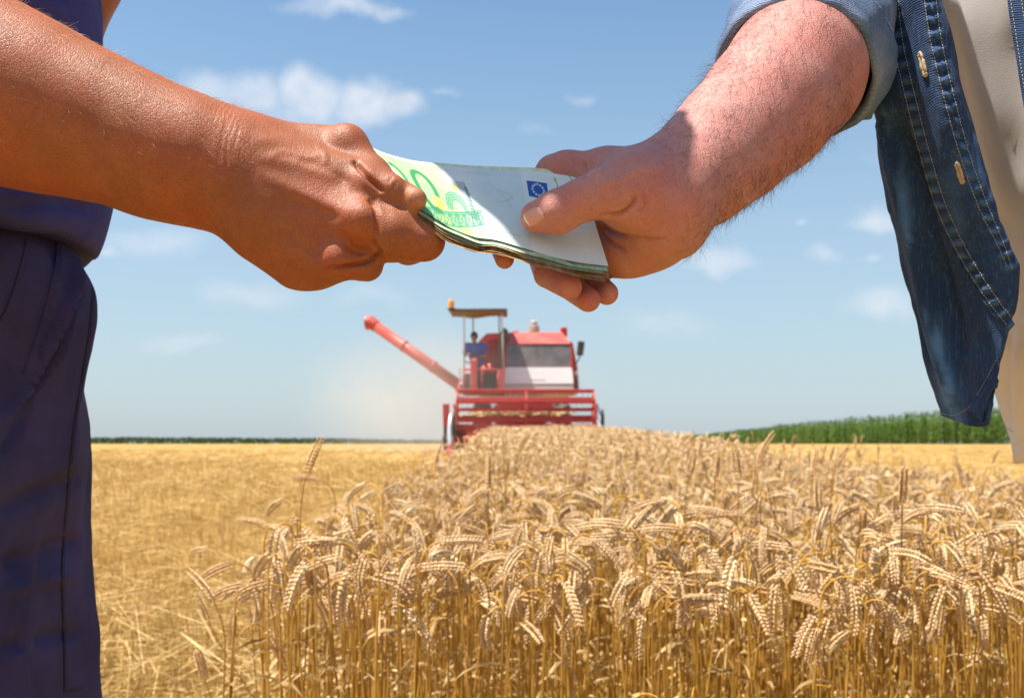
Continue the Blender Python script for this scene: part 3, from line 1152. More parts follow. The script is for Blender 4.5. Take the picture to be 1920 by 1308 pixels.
    B(MB().box(S(888.5, 704, 28.4), (0.20, 0.14, 0.95), bev=.03), 'steering_column', red2)
    B(prism([(933, 735), (946, 735), (946, 690), (934, 692)], 28.6, 28.9), 'control_console', red2)
    sw = MB()
    ctr = np.array(S(884, 671, 28.75))
    ring = [ctr + np.array([0.22 * math.cos(a), 0.10 * math.sin(a), 0.16 * math.sin(a)]) for a in np.linspace(0, 2 * math.pi, 25)]
    sw.tube(ring, 0.018, 6, caps=False)
    sw.tube([ctr, S(888, 690, 28.5)], 0.03, 8)
    B(sw, 'steering_wheel', dark, sm=True)
    for (x, y) in ((909, 692), (920, 688)):
        B(MB().tube([S(x, 700, 28.55), S(x - 3, y - 6, 28.6)], [0.02, 0.05], 8), 'lever', red2, sm=True)
    # ladder left of the platform
    ld = MB()
    for x in (862, 868):
        ld.tube([S(x, 745, 28.2), S(x, 690, 28.25)], 0.02, 6)
    for y in (705, 720, 735):
        ld.tube([S(862, y, 28.2), S(868, y, 28.2)], 0.018, 6)
    B(ld, 'ladder', grey)
    # canopy
    cp = []
    nu, nv = 25, 9
    for i in range(nu):
        for j in range(nv):
            u, v = i / (nu - 1), j / (nv - 1)
            x = 842 + 109 * u
            y = 579.5 - 1.5 * math.sin(u * 3.1) + 8.5 * math.exp(-((u - 0.36) / 0.24) ** 2) * (1 - 0.7 * abs(2 * v - 1) ** 2) + 1.2 * math.sin(u * 9 + v * 4)
            cp.append(P(x, y, 28.6) + np.array([0, v * 1.5, 0.05 * math.sin(v * 3.1)]))
    cp = np.array(cp)
    me = mesh_np('canopy', cp, grid_faces(nu, nv))
    can = add_obj('canopy', me, tan, root, world=True)
    sol = can.modifiers.new('thickness', 'SOLIDIFY'); sol.thickness = 0.05
    B(MB().tube([S(842, 580, 28.6), S(951, 580, 28.6)], 0.028, 6).tube([S(842, 580, 30.05), S(951, 580, 30.05)], 0.028, 6), 'canopy_frame', dark, can, True)
    for (x0, x1, d0) in ((870, 871, 28.65), (887, 887, 30.0), (937, 936, 30.0), (945, 941, 28.65)):
        B(MB().tube([S(x0, 733, d0), S(x1, 582, d0)], 0.022, 6), 'canopy_post', grey, sm=True)
    bc = B(MB().lathe([(0.085, 0), (0.085, 0.18), (0.06, 0.24), (0.02, 0.26)], S(846, 578, 28.6), 'Z', 14), 'beacon', orange, sm=False)
    B(MB().lathe([(0.10, -0.05), (0.10, 0.01)], S(846, 578, 28.6), 'Z', 14), 'beacon_base', dark, bc)

    # ---- unloading pipe
    a, b = np.array(S(868, 727, 29.6)), np.array(S(703, 610, 30.4))
    ax = (b - a) / np.linalg.norm(b - a)
    pipe_red = mat_paint('pipe_red', (0.50, 0.040, 0.030), .4, .25)
    aug = B(MB().tube([a, b], 0.165, 20), 'unloading_pipe', pipe_red, sm=True)
    B(MB().tube([b - ax * 0.05, b + ax * 0.16, b + ax * 0.30 + np.array([-0.02, 0, -0.08])], [0.18, 0.215, 0.225], 18, caps=False), 'spout', pipe_red, aug, True)
    B(MB().tube([a - ax * 0.02, a + ax * 0.12], 0.22, 18), 'pipe_elbow', red, aug, True)
    for t in (0.33, 0.66):
        p = a + (b - a) * t
        B(MB().tube([p - ax * 0.03, p + ax * 0.03], 0.185, 18), 'pipe_flange', red, aug, True)

    # ---- header: trough, reel, dividers
    xl, xr = 853, 1117
    trough = MB()
    prof = [(26.75, -0.28), (27.0, -0.32), (27.4, -0.30), (27.62, -0.15), (27.66, 0.45), (27.72, 0.45), (27.72, -0.2), (27.45, -0.38), (26.75, -0.33)]
    X0, X1 = P(xl, 0, 27.2)[0], P(xr, 0, 27.2)[0]
    n = len(prof)
    trough.add([(X0, y, z) for y, z in prof] + [(X1, y, z) for y, z in prof], [(i, (i + 1) % n, (i + 1) % n + n, i + n) for i in range(n)] + [tuple(range(n - 1, -1, -1)), tuple(range(n, 2 * n))])
    hd = B(trough, 'header_trough', red)
    kn = MB()
    k = X0
    while k < X1 - 0.05:
        kn.add([(k, 26.75, -0.30), (k + 0.07, 26.75, -0.30), (k + 0.035, 26.62, -0.31), (k, 26.75, -0.32), (k + 0.07, 26.75, -0.32), (k + 0.035, 26.62, -0.315)],
               [(0, 1, 2), (5, 4, 3), (0, 2, 5, 3), (1, 4, 5, 2)])
        k += 0.09
    B(kn, 'cutter_bar', steel, hd)
    B(MB().lathe([(0.16, X0 + 0.05), (0.16, X1 - 0.05)], (0, 27.35, -0.02), 'X', 20), 'feed_auger', mat_paint('bright_red', (0.70, 0.02, 0.02), .3, .1), hd, True)
    fl = MB()
    for sd, xs in ((1, np.linspace(X0 + .1, 0.1, 60)), (-1, np.linspace(X1 - .1, 0.4, 60))):
        pts_o = [(x, 27.35 + 0.27 * math.cos(x * 9 * sd), -0.02 + 0.27 * math.sin(x * 9 * sd)) for x in xs]
        pts_i = [(x, 27.35 + 0.15 * math.cos(x * 9 * sd), -0.02 + 0.15 * math.sin(x * 9 * sd)) for x in xs]
        m_ = len(xs)
        fl.add(pts_o + pts_i, [(i, i + 1, m_ + i + 1, m_ + i) for i in range(m_ - 1)])
    B(fl, 'auger_flight', red2, hd)
    # feeder house with the crop mat on it
    B(prism([(930, 770), (1040, 770), (1036, 752), (934, 752)], 27.7, 29.6), 'feeder_house', red)
    cm = MB()
    rr_ = random.Random(4)
    for _ in range(500):
        x, y = rr_.gauss(975, 38), rr_.uniform(769, 779)
        p = np.array(P(x, y, 27.45 + rr_.uniform(-.1, .1)))
        a_ = rr_.uniform(0, 3.14)
        q = np.array([math.cos(a_) * .12, rr_.uniform(-.05, .05), math.sin(a_) * .03])
        w = np.array([0, .01, .014])
        cm.add([p - q - w, p - q + w, p + q + w, p + q - w], [(0, 1, 2, 3)])
    cmo = B(cm, 'cut_crop', mat_paint('cut_straw', (0.62, 0.42, 0.18), .8, .1), hd)
    cmo['kind'] = 'stuff'
    # reel
    rc_y, rc_z, R_ = 26.95, 0.83, 0.50
    reel = B(MB().tube([(X0 + .06, rc_y, rc_z), (X1 - .06, rc_y, rc_z)], 0.05, 10), 'reel_shaft', red, sm=True)
    nb = 6
    angs = [math.pi / 2 + 0.12 + 2 * math.pi * k / nb for k in range(nb)]
    for a_ in angs:
        y_, z_ = rc_y + R_ * math.cos(a_), rc_z + R_ * math.sin(a_)
        bat = B(MB().box(((X0 + X1) / 2, y_, z_), (X1 - X0 - 0.12, 0.05, 0.105), bev=.012), 'reel_bat', red, reel)
        ti = MB()
        x = X0 + 0.2
        while x < X1 - 0.15:
            ti.tube([(x, y_ - .01, z_ - .04), (x, y_ + 0.01, z_ - 0.20)], 0.007, 4)
            x += 0.155
        B(ti, 'reel_tine', red2, reel)['kind'] = 'stuff'
    for x in (X0 + 0.08, (X0 + X1) / 2 + 0.02, X1 - 0.08):
        sp = MB()
        for i, a_ in enumerate(angs):
            p = (x, rc_y + R_ * math.cos(a_), rc_z + R_ * math.sin(a_))
            b_ = angs[(i + 1) % nb]
            q = (x, rc_y + R_ * math.cos(b_), rc_z + R_ * math.sin(b_))
            sp.tube([(x, rc_y, rc_z), p], 0.022, 6)
            sp.tube([p, q], 0.02, 6)
        B(sp, 'reel_spider', red2, reel, True)
    for x in (X0 + 0.0, X1 - 0.0):
        B(MB().box((x, 27.3, 0.88), (0.06, 1.1, 0.09), rot=rotx(-0.12), bev=.015), 'reel_arm', red2)
    # end sheets and dividers
    def sheet(xa, pts, th, nm, mt):
        mb = MB()
        n = len(pts)
        mb.add([(xa, y, z) for y, z in pts] + [(xa + th, y, z) for y, z in pts],
               [tuple(range(n - 1, -1, -1)), tuple(range(n, 2 * n))] + [(i, (i + 1) % n, (i + 1) % n + n, i + n) for i in range(n)])
        return B(mb, nm, mt)
    side = [(27.75, -0.36), (26.5, -0.38), (25.9, -0.36), (26.5, 0.1), (26.9, 0.62), (27.75, 0.95)]
    sheet(X0 - 0.05, side, 0.04, 'end_sheet', dark)
    sheet(X1 + 0.01, side, 0.04, 'end_sheet', red)
    B(MB().hull8([S(831, 800, 27.1), S(843, 800, 27.1), S(843, 800, 27.9), S(831, 800, 27.9), S(830, 757, 27.1), S(843, 757, 27.1), S(843, 757, 27.9), S(830, 757, 27.9)]), 'drive_guard', red)
    B(MB().tube([S(840, 860, 26.3), S(845, 842, 26.4), S(843, 800, 26.6), S(845, 780, 26.7), S(848, 770, 27.0)], [0.02, 0.045, 0.055, 0.045, 0.02], 8), 'crop_lifter_rail', steel, sm=True)
    B(MB().add([S(832, 857, 26.2), S(858, 857, 26.2), S(850, 818, 26.5), S(832, 855, 27.2), S(864, 855, 27.2), S(850, 806, 27.2)], [(0, 1, 2), (5, 4, 3), (0, 2, 5, 3), (1, 4, 5, 2), (0, 3, 4, 1)]), 'divider_point', red)
    bl_ = MB()
    for (x, y) in ((835, 806), (833, 820), (836, 834), (834, 846)):
        bl_.lathe([(0.09, -0.04), (0.09, 0.04)], S(x, y, 27.2), 'X', 12)
    bl_.tube([S(835, 800, 27.2), S(834, 852, 27.2)], 0.05, 6)
    B(bl_, 'drive_linkage', dark)
    B(MB().hull8([S(1120, 808, 26.6), S(1127, 808, 26.6), S(1127, 808, 27.6), S(1120, 808, 27.6), S(1120, 762, 26.9), S(1126, 762, 26.9), S(1126, 762, 27.6), S(1120, 762, 27.6)]), 'belt_shield', steel)
    B(MB().lathe([(0.3, 0), (0.3, 0.05)], S(1128, 787, 27.5), 'X', 18), 'belt_pulley', dark)
    return root


def build_dust():
    m = bpy.data.materials.new('harvest_dust')
    m.use_nodes = True
    N = NT(m.node_tree)
    co = N.n('ShaderNodeTexCoord').outputs['Generated']
    c = N.vmath('SUBTRACT', co, (0.5, 0.5, 0.42))
    r = N.vmath('LENGTH', N.vmath('MULTIPLY', c, (2.0, 2.0, 1.9)))
    fall = N.mapr(r, 1.0, 0.15, 0.0, 1.0, smooth=True)
    nz = N.noise(N.n('ShaderNodeTexCoord').outputs['Object'], 0.55, 3, 0.6)
    den = N.math('MULTIPLY', N.math('MULTIPLY', fall, N.mapr(nz, 0.35, 0.7, 0.25, 1.0)), 0.17)
    v = N.n('ShaderNodeVolumePrincipled', {'Color': (0.93, 0.88, 0.80, 1), 'Density': den, 'Anisotropy': 0.35})
    out = N.n('ShaderNodeOutputMaterial')
    N.t.links.new(v.outputs[0], out.inputs['Volume'])
    mb = MB()
    mb.box((-2.0, 30.5, 1.55), (11.0, 13.0, 5.4))
    o = mb.build('dust_cloud', m)
    tag(o, 'pale dust cloud drifting round and left of the combine harvester', 'dust', kind='stuff')

# ------------------------------------------------------------------ skin and cloth
def mat_skin(name, base, deep, pale, freckle, sss=0.12, bump_s=0.45):
    m, N = new_mat(name)
    co = N.n('ShaderNodeTexCoord').outputs['Object']
    bl = N.n('ShaderNodeAttribute', attribute_name='blush').outputs['Fac']
    wr = N.n('ShaderNodeAttribute', attribute_name='wrinkle').outputs['Fac']
    mott = N.noise(co, 55, 4, 0.6)
    sm = N.noise(co, 320, 3, 0.6)
    c = N.mix(N.mapr(mott, 0.3, 0.72), base, deep)
    c = N.mix(N.mapr(mott, 0.62, 0.8, 0.0, 0.45), c, pale)
    blot = N.noise(co, 19, 3, 0.55)
    c = N.mix(N.mapr(blot, 0.42, 0.68, 0.0, 0.55), c, freckle)
    c = N.mix(N.mapr(blot, 0.45, 0.3, 0.0, 0.45), c, deep)
    c = N.mix(bl, c, freckle)
    c = N.mix(N.n('ShaderNodeAttribute', attribute_name='rosy').outputs['Fac'], c, tuple(min(q * k_, .8) for q, k_ in zip(pale, (1.3, 1.6, 2.0))))
    spots = N.n('ShaderNodeTexVoronoi', {'Vector': co, 'Scale': 95.0}, feature='F1')
    c = N.mix(N.mapr(spots.outputs['Distance'], 0.10, 0.04, 0.0, 0.35), c, tuple(q * 0.55 for q in deep))
    c = N.mix(N.mapr(sm, 0.35, 0.7, 0.0, 0.22), c, tuple(q * 0.7 for q in deep))
    cells = N.n('ShaderNodeTexVoronoi', {'Vector': co, 'Scale': 950.0}, feature='DISTANCE_TO_EDGE').outputs['Distance']
    cells2 = N.n('ShaderNodeTexVoronoi', {'Vector': N.mapping(co, scale=(0.55, 1, 1.25), rot=(0, 0.5, 0)), 'Scale': 520.0}, feature='DISTANCE_TO_EDGE').outputs['Distance']
    c = N.mix(N.mapr(cells2, 0.0, 0.07, 0.30, 0.0), c, tuple(q * 0.6 for q in deep))
    lines = N.n('ShaderNodeTexVoronoi', {'Vector': N.mapping(co, scale=(2.3, 1, 0.8), rot=(0, 0.35, 0)), 'Scale': 210.0}, feature='DISTANCE_TO_EDGE').outputs['Distance']
    c = N.mix(N.mapr(lines, 0.0, 0.05, 0.30, 0.0), c, tuple(q * 0.55 for q in deep))
    amp = N.mapr(N.noise(co, 40, 2, 0.5), 0.3, 0.7, 0.35, 1.2)
    h = N.math('MULTIPLY', N.math('ADD', N.mapr(cells, 0.0, 0.25), N.math('MULTIPLY', N.mapr(cells2, 0.0, 0.18), 1.2)), amp)
    h = N.math('ADD', h, N.math('MULTIPLY', N.mapr(lines, 0.0, 0.10), 1.1))
    # fine cross folds where the joint bends
    wv = N.n('ShaderNodeTexWave', {'Vector': co, 'Scale': 120.0, 'Distortion': 6.0, 'Detail': 3.0, 'Detail Scale': 2.2}, wave_type='BANDS', bands_direction='X').outputs['Fac']
    h = N.math('ADD', h, N.math('MULTIPLY', N.math('MULTIPLY', wv, wr), 1.7))
    h = N.math('ADD', h, N.math('MULTIPLY', sm, 1.2))
    finish(N, c, N.mapr(sm, 0.3, 0.7, 0.42, 0.6), bump=h, bump_d=0.00022, bump_s=bump_s, spec=0.32, sss=sss, sss_r=(1.0, 0.35, 0.18))
    return m


def mat_cloth(name, a, b, scale=900.0, rough=0.8, slub=0.0, worn_lit=None, sheen=0.15, bump_d=0.0004, spec=0.25, weave=1.0):
    m, N = new_mat(name)
    co = N.n('ShaderNodeTexCoord').outputs['Object']
    big = N.noise(co, 9, 4, 0.6)
    c = N.mix(N.mapr(big, 0.3, 0.7), a, b)
    w1 = N.n('ShaderNodeTexWave', {'Vector': N.mapping(co, rot=(0, 0.6, 0.4)), 'Scale': scale * 0.32, 'Distortion': 1.5, 'Detail': 1.0}, bands_direction='DIAGONAL').outputs['Fac']
    w2 = N.noise(co, scale, 2, 0.5)
    h = N.math('ADD', N.math('MULTIPLY', w1, weave), w2)
    if slub:
        s1 = N.noise(N.mapping(co, scale=(1, 1, 0.035), rot=(0, 0.16, 0)), 700, 3, 0.7)
        c = N.mix(N.mapr(s1, 0.52, 0.70, 0.0, slub), c, worn_lit or tuple(q * 2.2 for q in b))
    wv = N.n('ShaderNodeAttribute', attribute_name='worn_lit').outputs['Fac']  # faded cloth, plus the sunlit strip painted on the front panel
    if worn_lit:
        c = N.mix(wv, c, worn_lit)
    c = N.mix(N.mapr(w1, 0.3, 0.8, 0.28 * weave, 0.0), c, tuple(q * 0.5 for q in a))
    finish(N, c, rough, bump=h, bump_d=bump_d, spec=spec, sheen=sheen)
    return m


def plain(name, col, rough=0.6, spec=0.4):
    m, N = new_mat(name)
    co = N.n('ShaderNodeTexCoord').outputs['Object']
    nz = N.noise(co, 60, 3, 0.6)
    finish(N, N.mix(N.mapr(nz, 0.3, 0.7, 0.0, 0.3), col, tuple(q * 0.7 for q in col)), rough, spec=spec, bump=nz, bump_d=0.0006)
    return m


def V3(*a): return np.array(a, float)


def basis(f):
    f = np.asarray(f, float); f = f / np.linalg.norm(f)
    up = V3(0, 0, 1)
    r = np.cross(f, up); r /= np.linalg.norm(r)
    u = np.cross(r, f)
    return f, r, u


def head_into(vol, c, f, k=1.0):
    """a head with brow, nose, lips, chin, ears and eye sockets; c is the skull centre, f the way it looks"""
    f, r, u = basis(f)
    R = np.stack([r, f, u])
    q = lambda a, b, d: c + k * (r * a + f * b + u * d)
    vol.ell(q(0, -.008, .02), k * V3(.076, .098, .10), R, .01)
    vol.ell(q(0, .022, -.055), k * V3(.058, .066, .062), R, .02)
    vol.ell(q(0, .058, -.10), k * V3(.026, .022, .020), R, .02)
    vol.cone(q(0, .086, .012), k * .009, q(0, .112, -.032), k * .014, .008)
    for s in (-1, 1):
        vol.ell(q(s * .014, .098, -.036), k * V3(.009, .010, .008), R, .006)
        vol.cone(q(s * .010, .090, .026), k * .009, q(s * .048, .076, .024), k * .008, .012)
        vol.ell(q(s * .032, .098, .006), k * V3(.017, .018, .011), R, .008, sub=True)
        vol.ell(q(s * .032, .074, .006), k * V3(.0125, .0125, .0125), R, .001)
        vol.ell(q(s * .079, -.012, -.006), k * V3(.008, .020, .033), R, .006)
        vol.ell(q(s * .045, .066, -.03), k * V3(.022, .02, .02), R, .015)
    vol.cone(q(-.022, .084, -.062), k * .006, q(.022, .084, -.062), k * .006, .004)
    vol.cone(q(-.018, .082, -.074), k * .007, q(.018, .082, -.074), k * .007, .004)


def hair_mesh(c, f, h, k=1.0, size=1.06):
    f, r, u = basis(f)
    R = np.stack([r, f, u])
    v = Vol(c - .2 * k, c + .2 * k, h)
    q = lambda a, b, d: c + k * (r * a + f * b + u * d)
    v.ell(q(0, -.014, .03), k * size * V3(.080, .100, .100), R, .0)
    v.ell(q(0, .085, -.045), k * V3(.085, .085, .085), R, .012, sub=True)
    v.ell(q(0, .02, -.12), k * V3(.1, .12, .085), R, .012, sub=True)
    V, Q = v.mesh(1)
    V += normals(V, Q) * (0.004 * k * fbm(V * 60 / k, 3))[:, None]
    return V, Q


def hand_into(vol, w, fwd, side, up, k=1.0, curl=0.5):
    """relaxed hand at wrist w: fwd to the fingertips, side to the thumb, up out of the back of the hand"""
    q = lambda a, b, c: w + k * (fwd * a + side * b + up * c)
    vol.cone(q(0, 0, 0), k * .026, q(.05, 0, 0), k * .022, .012)
    for i, b in enumerate((.030, .011, -.009, -.028)):
        L = (.078, .088, .082, .064)[i]
        vol.cone(q(.02, b * .6, 0), k * .016, q(.085, b, 0), k * .0125, .010)
        p, a = q(.085, b, 0), 0.0
        for j in range(3):
            a += curl * (.5, .8, .6)[j]
            d = fwd * math.cos(a) - up * math.sin(a)
            p2 = p + k * d * L * (.42, .33, .25)[j]
            vol.cone(p, k * (.0105, .0095, .0085)[j], p2, k * (.0095, .0085, .0075)[j], .003)
            p = p2
    vol.cone(q(.02, .022, -.006), k * .017, q(.055, .048, -.014), k * .013, .010)
    vol.cone(q(.055, .048, -.014), k * .0125, q(.088, .056, -.022), k * .0105, .004)
    vol.cone(q(.088, .056, -.022), k * .0105, q(.112, .054, -.030), k * .0085, .003)


def tint_near(V, spots):
    b = np.zeros(len(V))
    for c, r, a in spots:
        b = np.maximum(b, a * np.exp(-(np.linalg.norm(V - np.asarray(c), axis=1) / r) ** 2))
    return b


def hair_strands(V, N_, sel, along, n, L, rng, lift=0.45, r=0.00006, wild=0.5):
    """tapered three-sided hairs rooted on the skin; along(p) gives the lie of the hair"""
    idx = rng.choice(np.nonzero(sel)[0], n)
    p = V[idx] + rng.normal(0, 0.0006, (n, 3))
    nn = N_[idx]
    d = along(p)
    d = d - nn * (d * nn).sum(1)[:, None]
    d /= np.maximum(np.linalg.norm(d, axis=1), 1e-9)[:, None]
    d = d + nn * (lift * rng.uniform(0.3, 1.3, n))[:, None] + rng.normal(0, wild, (n, 3)) * 0.5
    d /= np.linalg.norm(d, axis=1)[:, None]
    ln = L * rng.uniform(0.45, 1.25, n)
    bend = rng.normal(0, 0.5, (n, 3))
    segs = 4
    A = np.cross(d, rng.normal(size=(n, 3)))
    A /= np.maximum(np.linalg.norm(A, axis=1), 1e-9)[:, None]
    Bv = np.cross(d, A)
    rows = []
    for i in range(segs):
        t = i / segs
        c = p - nn * 0.0004 + d * (ln * t)[:, None] + bend * (ln * t * t * 0.45)[:, None] - nn * (ln * t * t * lift * 0.45)[:, None]
        rr = r * (1 - 0.75 * t)
        for k in range(3):
            a = 2 * math.pi * k / 3
            rows.append(c + rr * (math.cos(a) * A + math.sin(a) * Bv))
    rows.append(p - nn * 0.0004 + d * ln[:, None] + bend * (ln * 0.45)[:, None] - nn * (ln * lift * 0.45)[:, None])
    W_ = np.stack(rows, 1)
    f = []
    for i in range(segs - 1):
        for k in range(3):
            j = (k + 1) % 3
            a, b, c, e = i * 3 + k, i * 3 + j, (i + 1) * 3 + j, (i + 1) * 3 + k
            f += [(a, b, c), (a, c, e)]
    for k in range(3):
        f.append(((segs - 1) * 3 + k, (segs - 1) * 3 + (k + 1) % 3, segs * 3))
    f = np.array(f)
    T = (f[None] + (np.arange(n) * W_.shape[1])[:, None, None]).reshape(-1, 3)
    return W_.reshape(-1, 3), T


def cast(bvh, x, y, off=0.0, dmax=3.0):
    d = Vector(P(x, y, 1.0)).normalized()
    hit, nrm, i, t = bvh.ray_cast(Vector((0, 0, 0)), d, dmax)
    if hit is None: return None, None
    if nrm.dot(d) > 0: nrm = -nrm
    return hit + nrm * off, nrm


def lay(bvh, pts, n, off=0.0):
    """follow a line of photograph pixels over a surface; gives points with their normals"""
    out = []
    for x, y in cspline(pts, n):
        h, nm = cast(bvh, x, y, off)
        if h is not None: out.append((h, nm))
    return out


def seam(bvh, pts, r, name, mat, parent, n=60, off=0.0):
    q = lay(bvh, pts, n, off)
    if len(q) < 3: return None
    mb = MB().tube([p for p, _ in q], r, 6)
    return mb.build(name, mat, parent, smooth=True, world=True)


def stitching(bvh, pts, name, mat, parent, step=0.0027, r=0.00032, n=400):
    q = lay(bvh, pts, n, 0.0003)
    if len(q) < 4: return None
    L = [0.0]
    for a, b in zip(q[:-1], q[1:]):
        L.append(L[-1] + min((b[0] - a[0]).length, 0.01))
    L = np.array(L)
    pos = np.array([p[:] for p, _ in q])
    mb = MB()
    s = 0.0
    at = lambda t: Vector([np.interp(t, L, pos[:, k]) for k in range(3)])
    while s + step * 0.75 < L[-1]:
        a, b = at(s), at(s + step * 0.72)
        mb.tube([a, (a + b) / 2, b], [r * .6, r, r * .6], 5)
        s += step
    return mb.build(name, mat, parent, smooth=True, world=True)


# ------------------------------------------------------------------ figures
def body_coarse(J, h, arms=('L', 'R'), k=1.0, torso=1.0):
    """whole figure from named joints; a named arm missing from `arms` is left to a finer mesh"""
    pts = np.array(list(J[n] for n in J if n not in ('face', 'front', 'hs', 'ts')))
    vol = Vol(pts.min(0) - .22 * k, pts.max(0) + .22 * k, h)
    f = np.asarray(J['face'], float)
    bf = np.asarray(J.get('front', J['face']), float); bf = V3(bf[0], bf[1], 0); bf /= np.linalg.norm(bf)
    br = np.cross(bf, V3(0, 0, 1))
    head_into(vol, J['head'], f, k * J.get('hs', np.ones(1))[0])
    vol.cone(J['neck'], k * .050, J['head'] - V3(0, 0, .05 * k), k * .046, .02)
    R = np.stack([br, bf, V3(0, 0, 1)])
    ch, pv = J['chest'], J['pelvis']
    ts = k * J.get('ts', np.ones(1))[0]
    vol.ell(ch, ts * V3(.140, .090, .19), R, .03)
    vol.ell((ch * .45 + pv * .55), ts * V3(.120, .080, .19), R, .05)
    vol.ell(pv, k * V3(.135, .090, .13), R, .04)
    vol.cone(J['neck'], k * .055, ch + V3(0, 0, .1 * k), k * .08, .04)
    for s in 'LR':
        sh = J['shoulder' + s]
        vol.cone(ch + V3(0, 0, .12 * k), k * .06, sh, k * .062, .03)
        hip, kn, an = J['hip' + s], J['knee' + s], J['ankle' + s]
        vol.cone(hip, k * .074, kn, k * .054, .03)
        mid = kn * .68 + an * .32 - bf * .012 * k
        vol.cone(kn, k * .056, mid, k * .056, .02)
        vol.cone(mid, k * .054, an, k * .037, .02)
        vol.cone(an + V3(0, 0, -.045 * k), k * .038, an + bf * .15 * k + V3(0, 0, -.06 * k), k * .030, .02)
        if s in arms:
            el, wr = J['elbow' + s], J['wrist' + s]
            vol.cone(sh, k * .058, el, k * .043, .02)
            m = el * .72 + wr * .28
            vol.cone(el, k * .042, m, k * .044, .015)
            vol.cone(m, k * .044, wr, k * .028, .015)
            fw = (wr - el) / np.linalg.norm(wr - el)
            sd = bf - fw * (bf @ fw)
            sd = sd / max(np.linalg.norm(sd), 1e-6)
            hand_into(vol, wr, fw, sd, np.cross(fw, sd) * (1 if s == 'L' else -1), k)
        else:
            vol.cone(sh, k * .058, sh * .55 + J['elbow' + s] * .45, k * .050, .02)
    return vol.mesh(1)


def shoe(an, bf, h, k=1.0):
    v = Vol(an - .3 * k, an + .3 * k, h)
    R = np.stack([np.cross(bf, V3(0, 0, 1)), bf, V3(0, 0, 1)])
    v.cone(an + V3(0, 0, .07 * k), k * .052, an + V3(0, 0, -.03 * k), k * .048, .02)
    v.ell(an + bf * .10 * k + V3(0, 0, -.045 * k), k * V3(.048, .115, .040), R, .03)
    v.ell(an + bf * .05 * k + V3(0, 0, -.078 * k), k * V3(.050, .165, .018), R, .01)
    return v.mesh(1)


def join_vq(parts):
    V, Q, o = [], [], 0
    for v, q in parts:
        V.append(v); Q.append(q + o); o += len(v)
    return np.vstack(V), np.vstack(Q)


def bvh_of(V, Q):
    return BVHTree.FromPolygons([tuple(p) for p in V.tolist()], [tuple(q) for q in Q.tolist()])

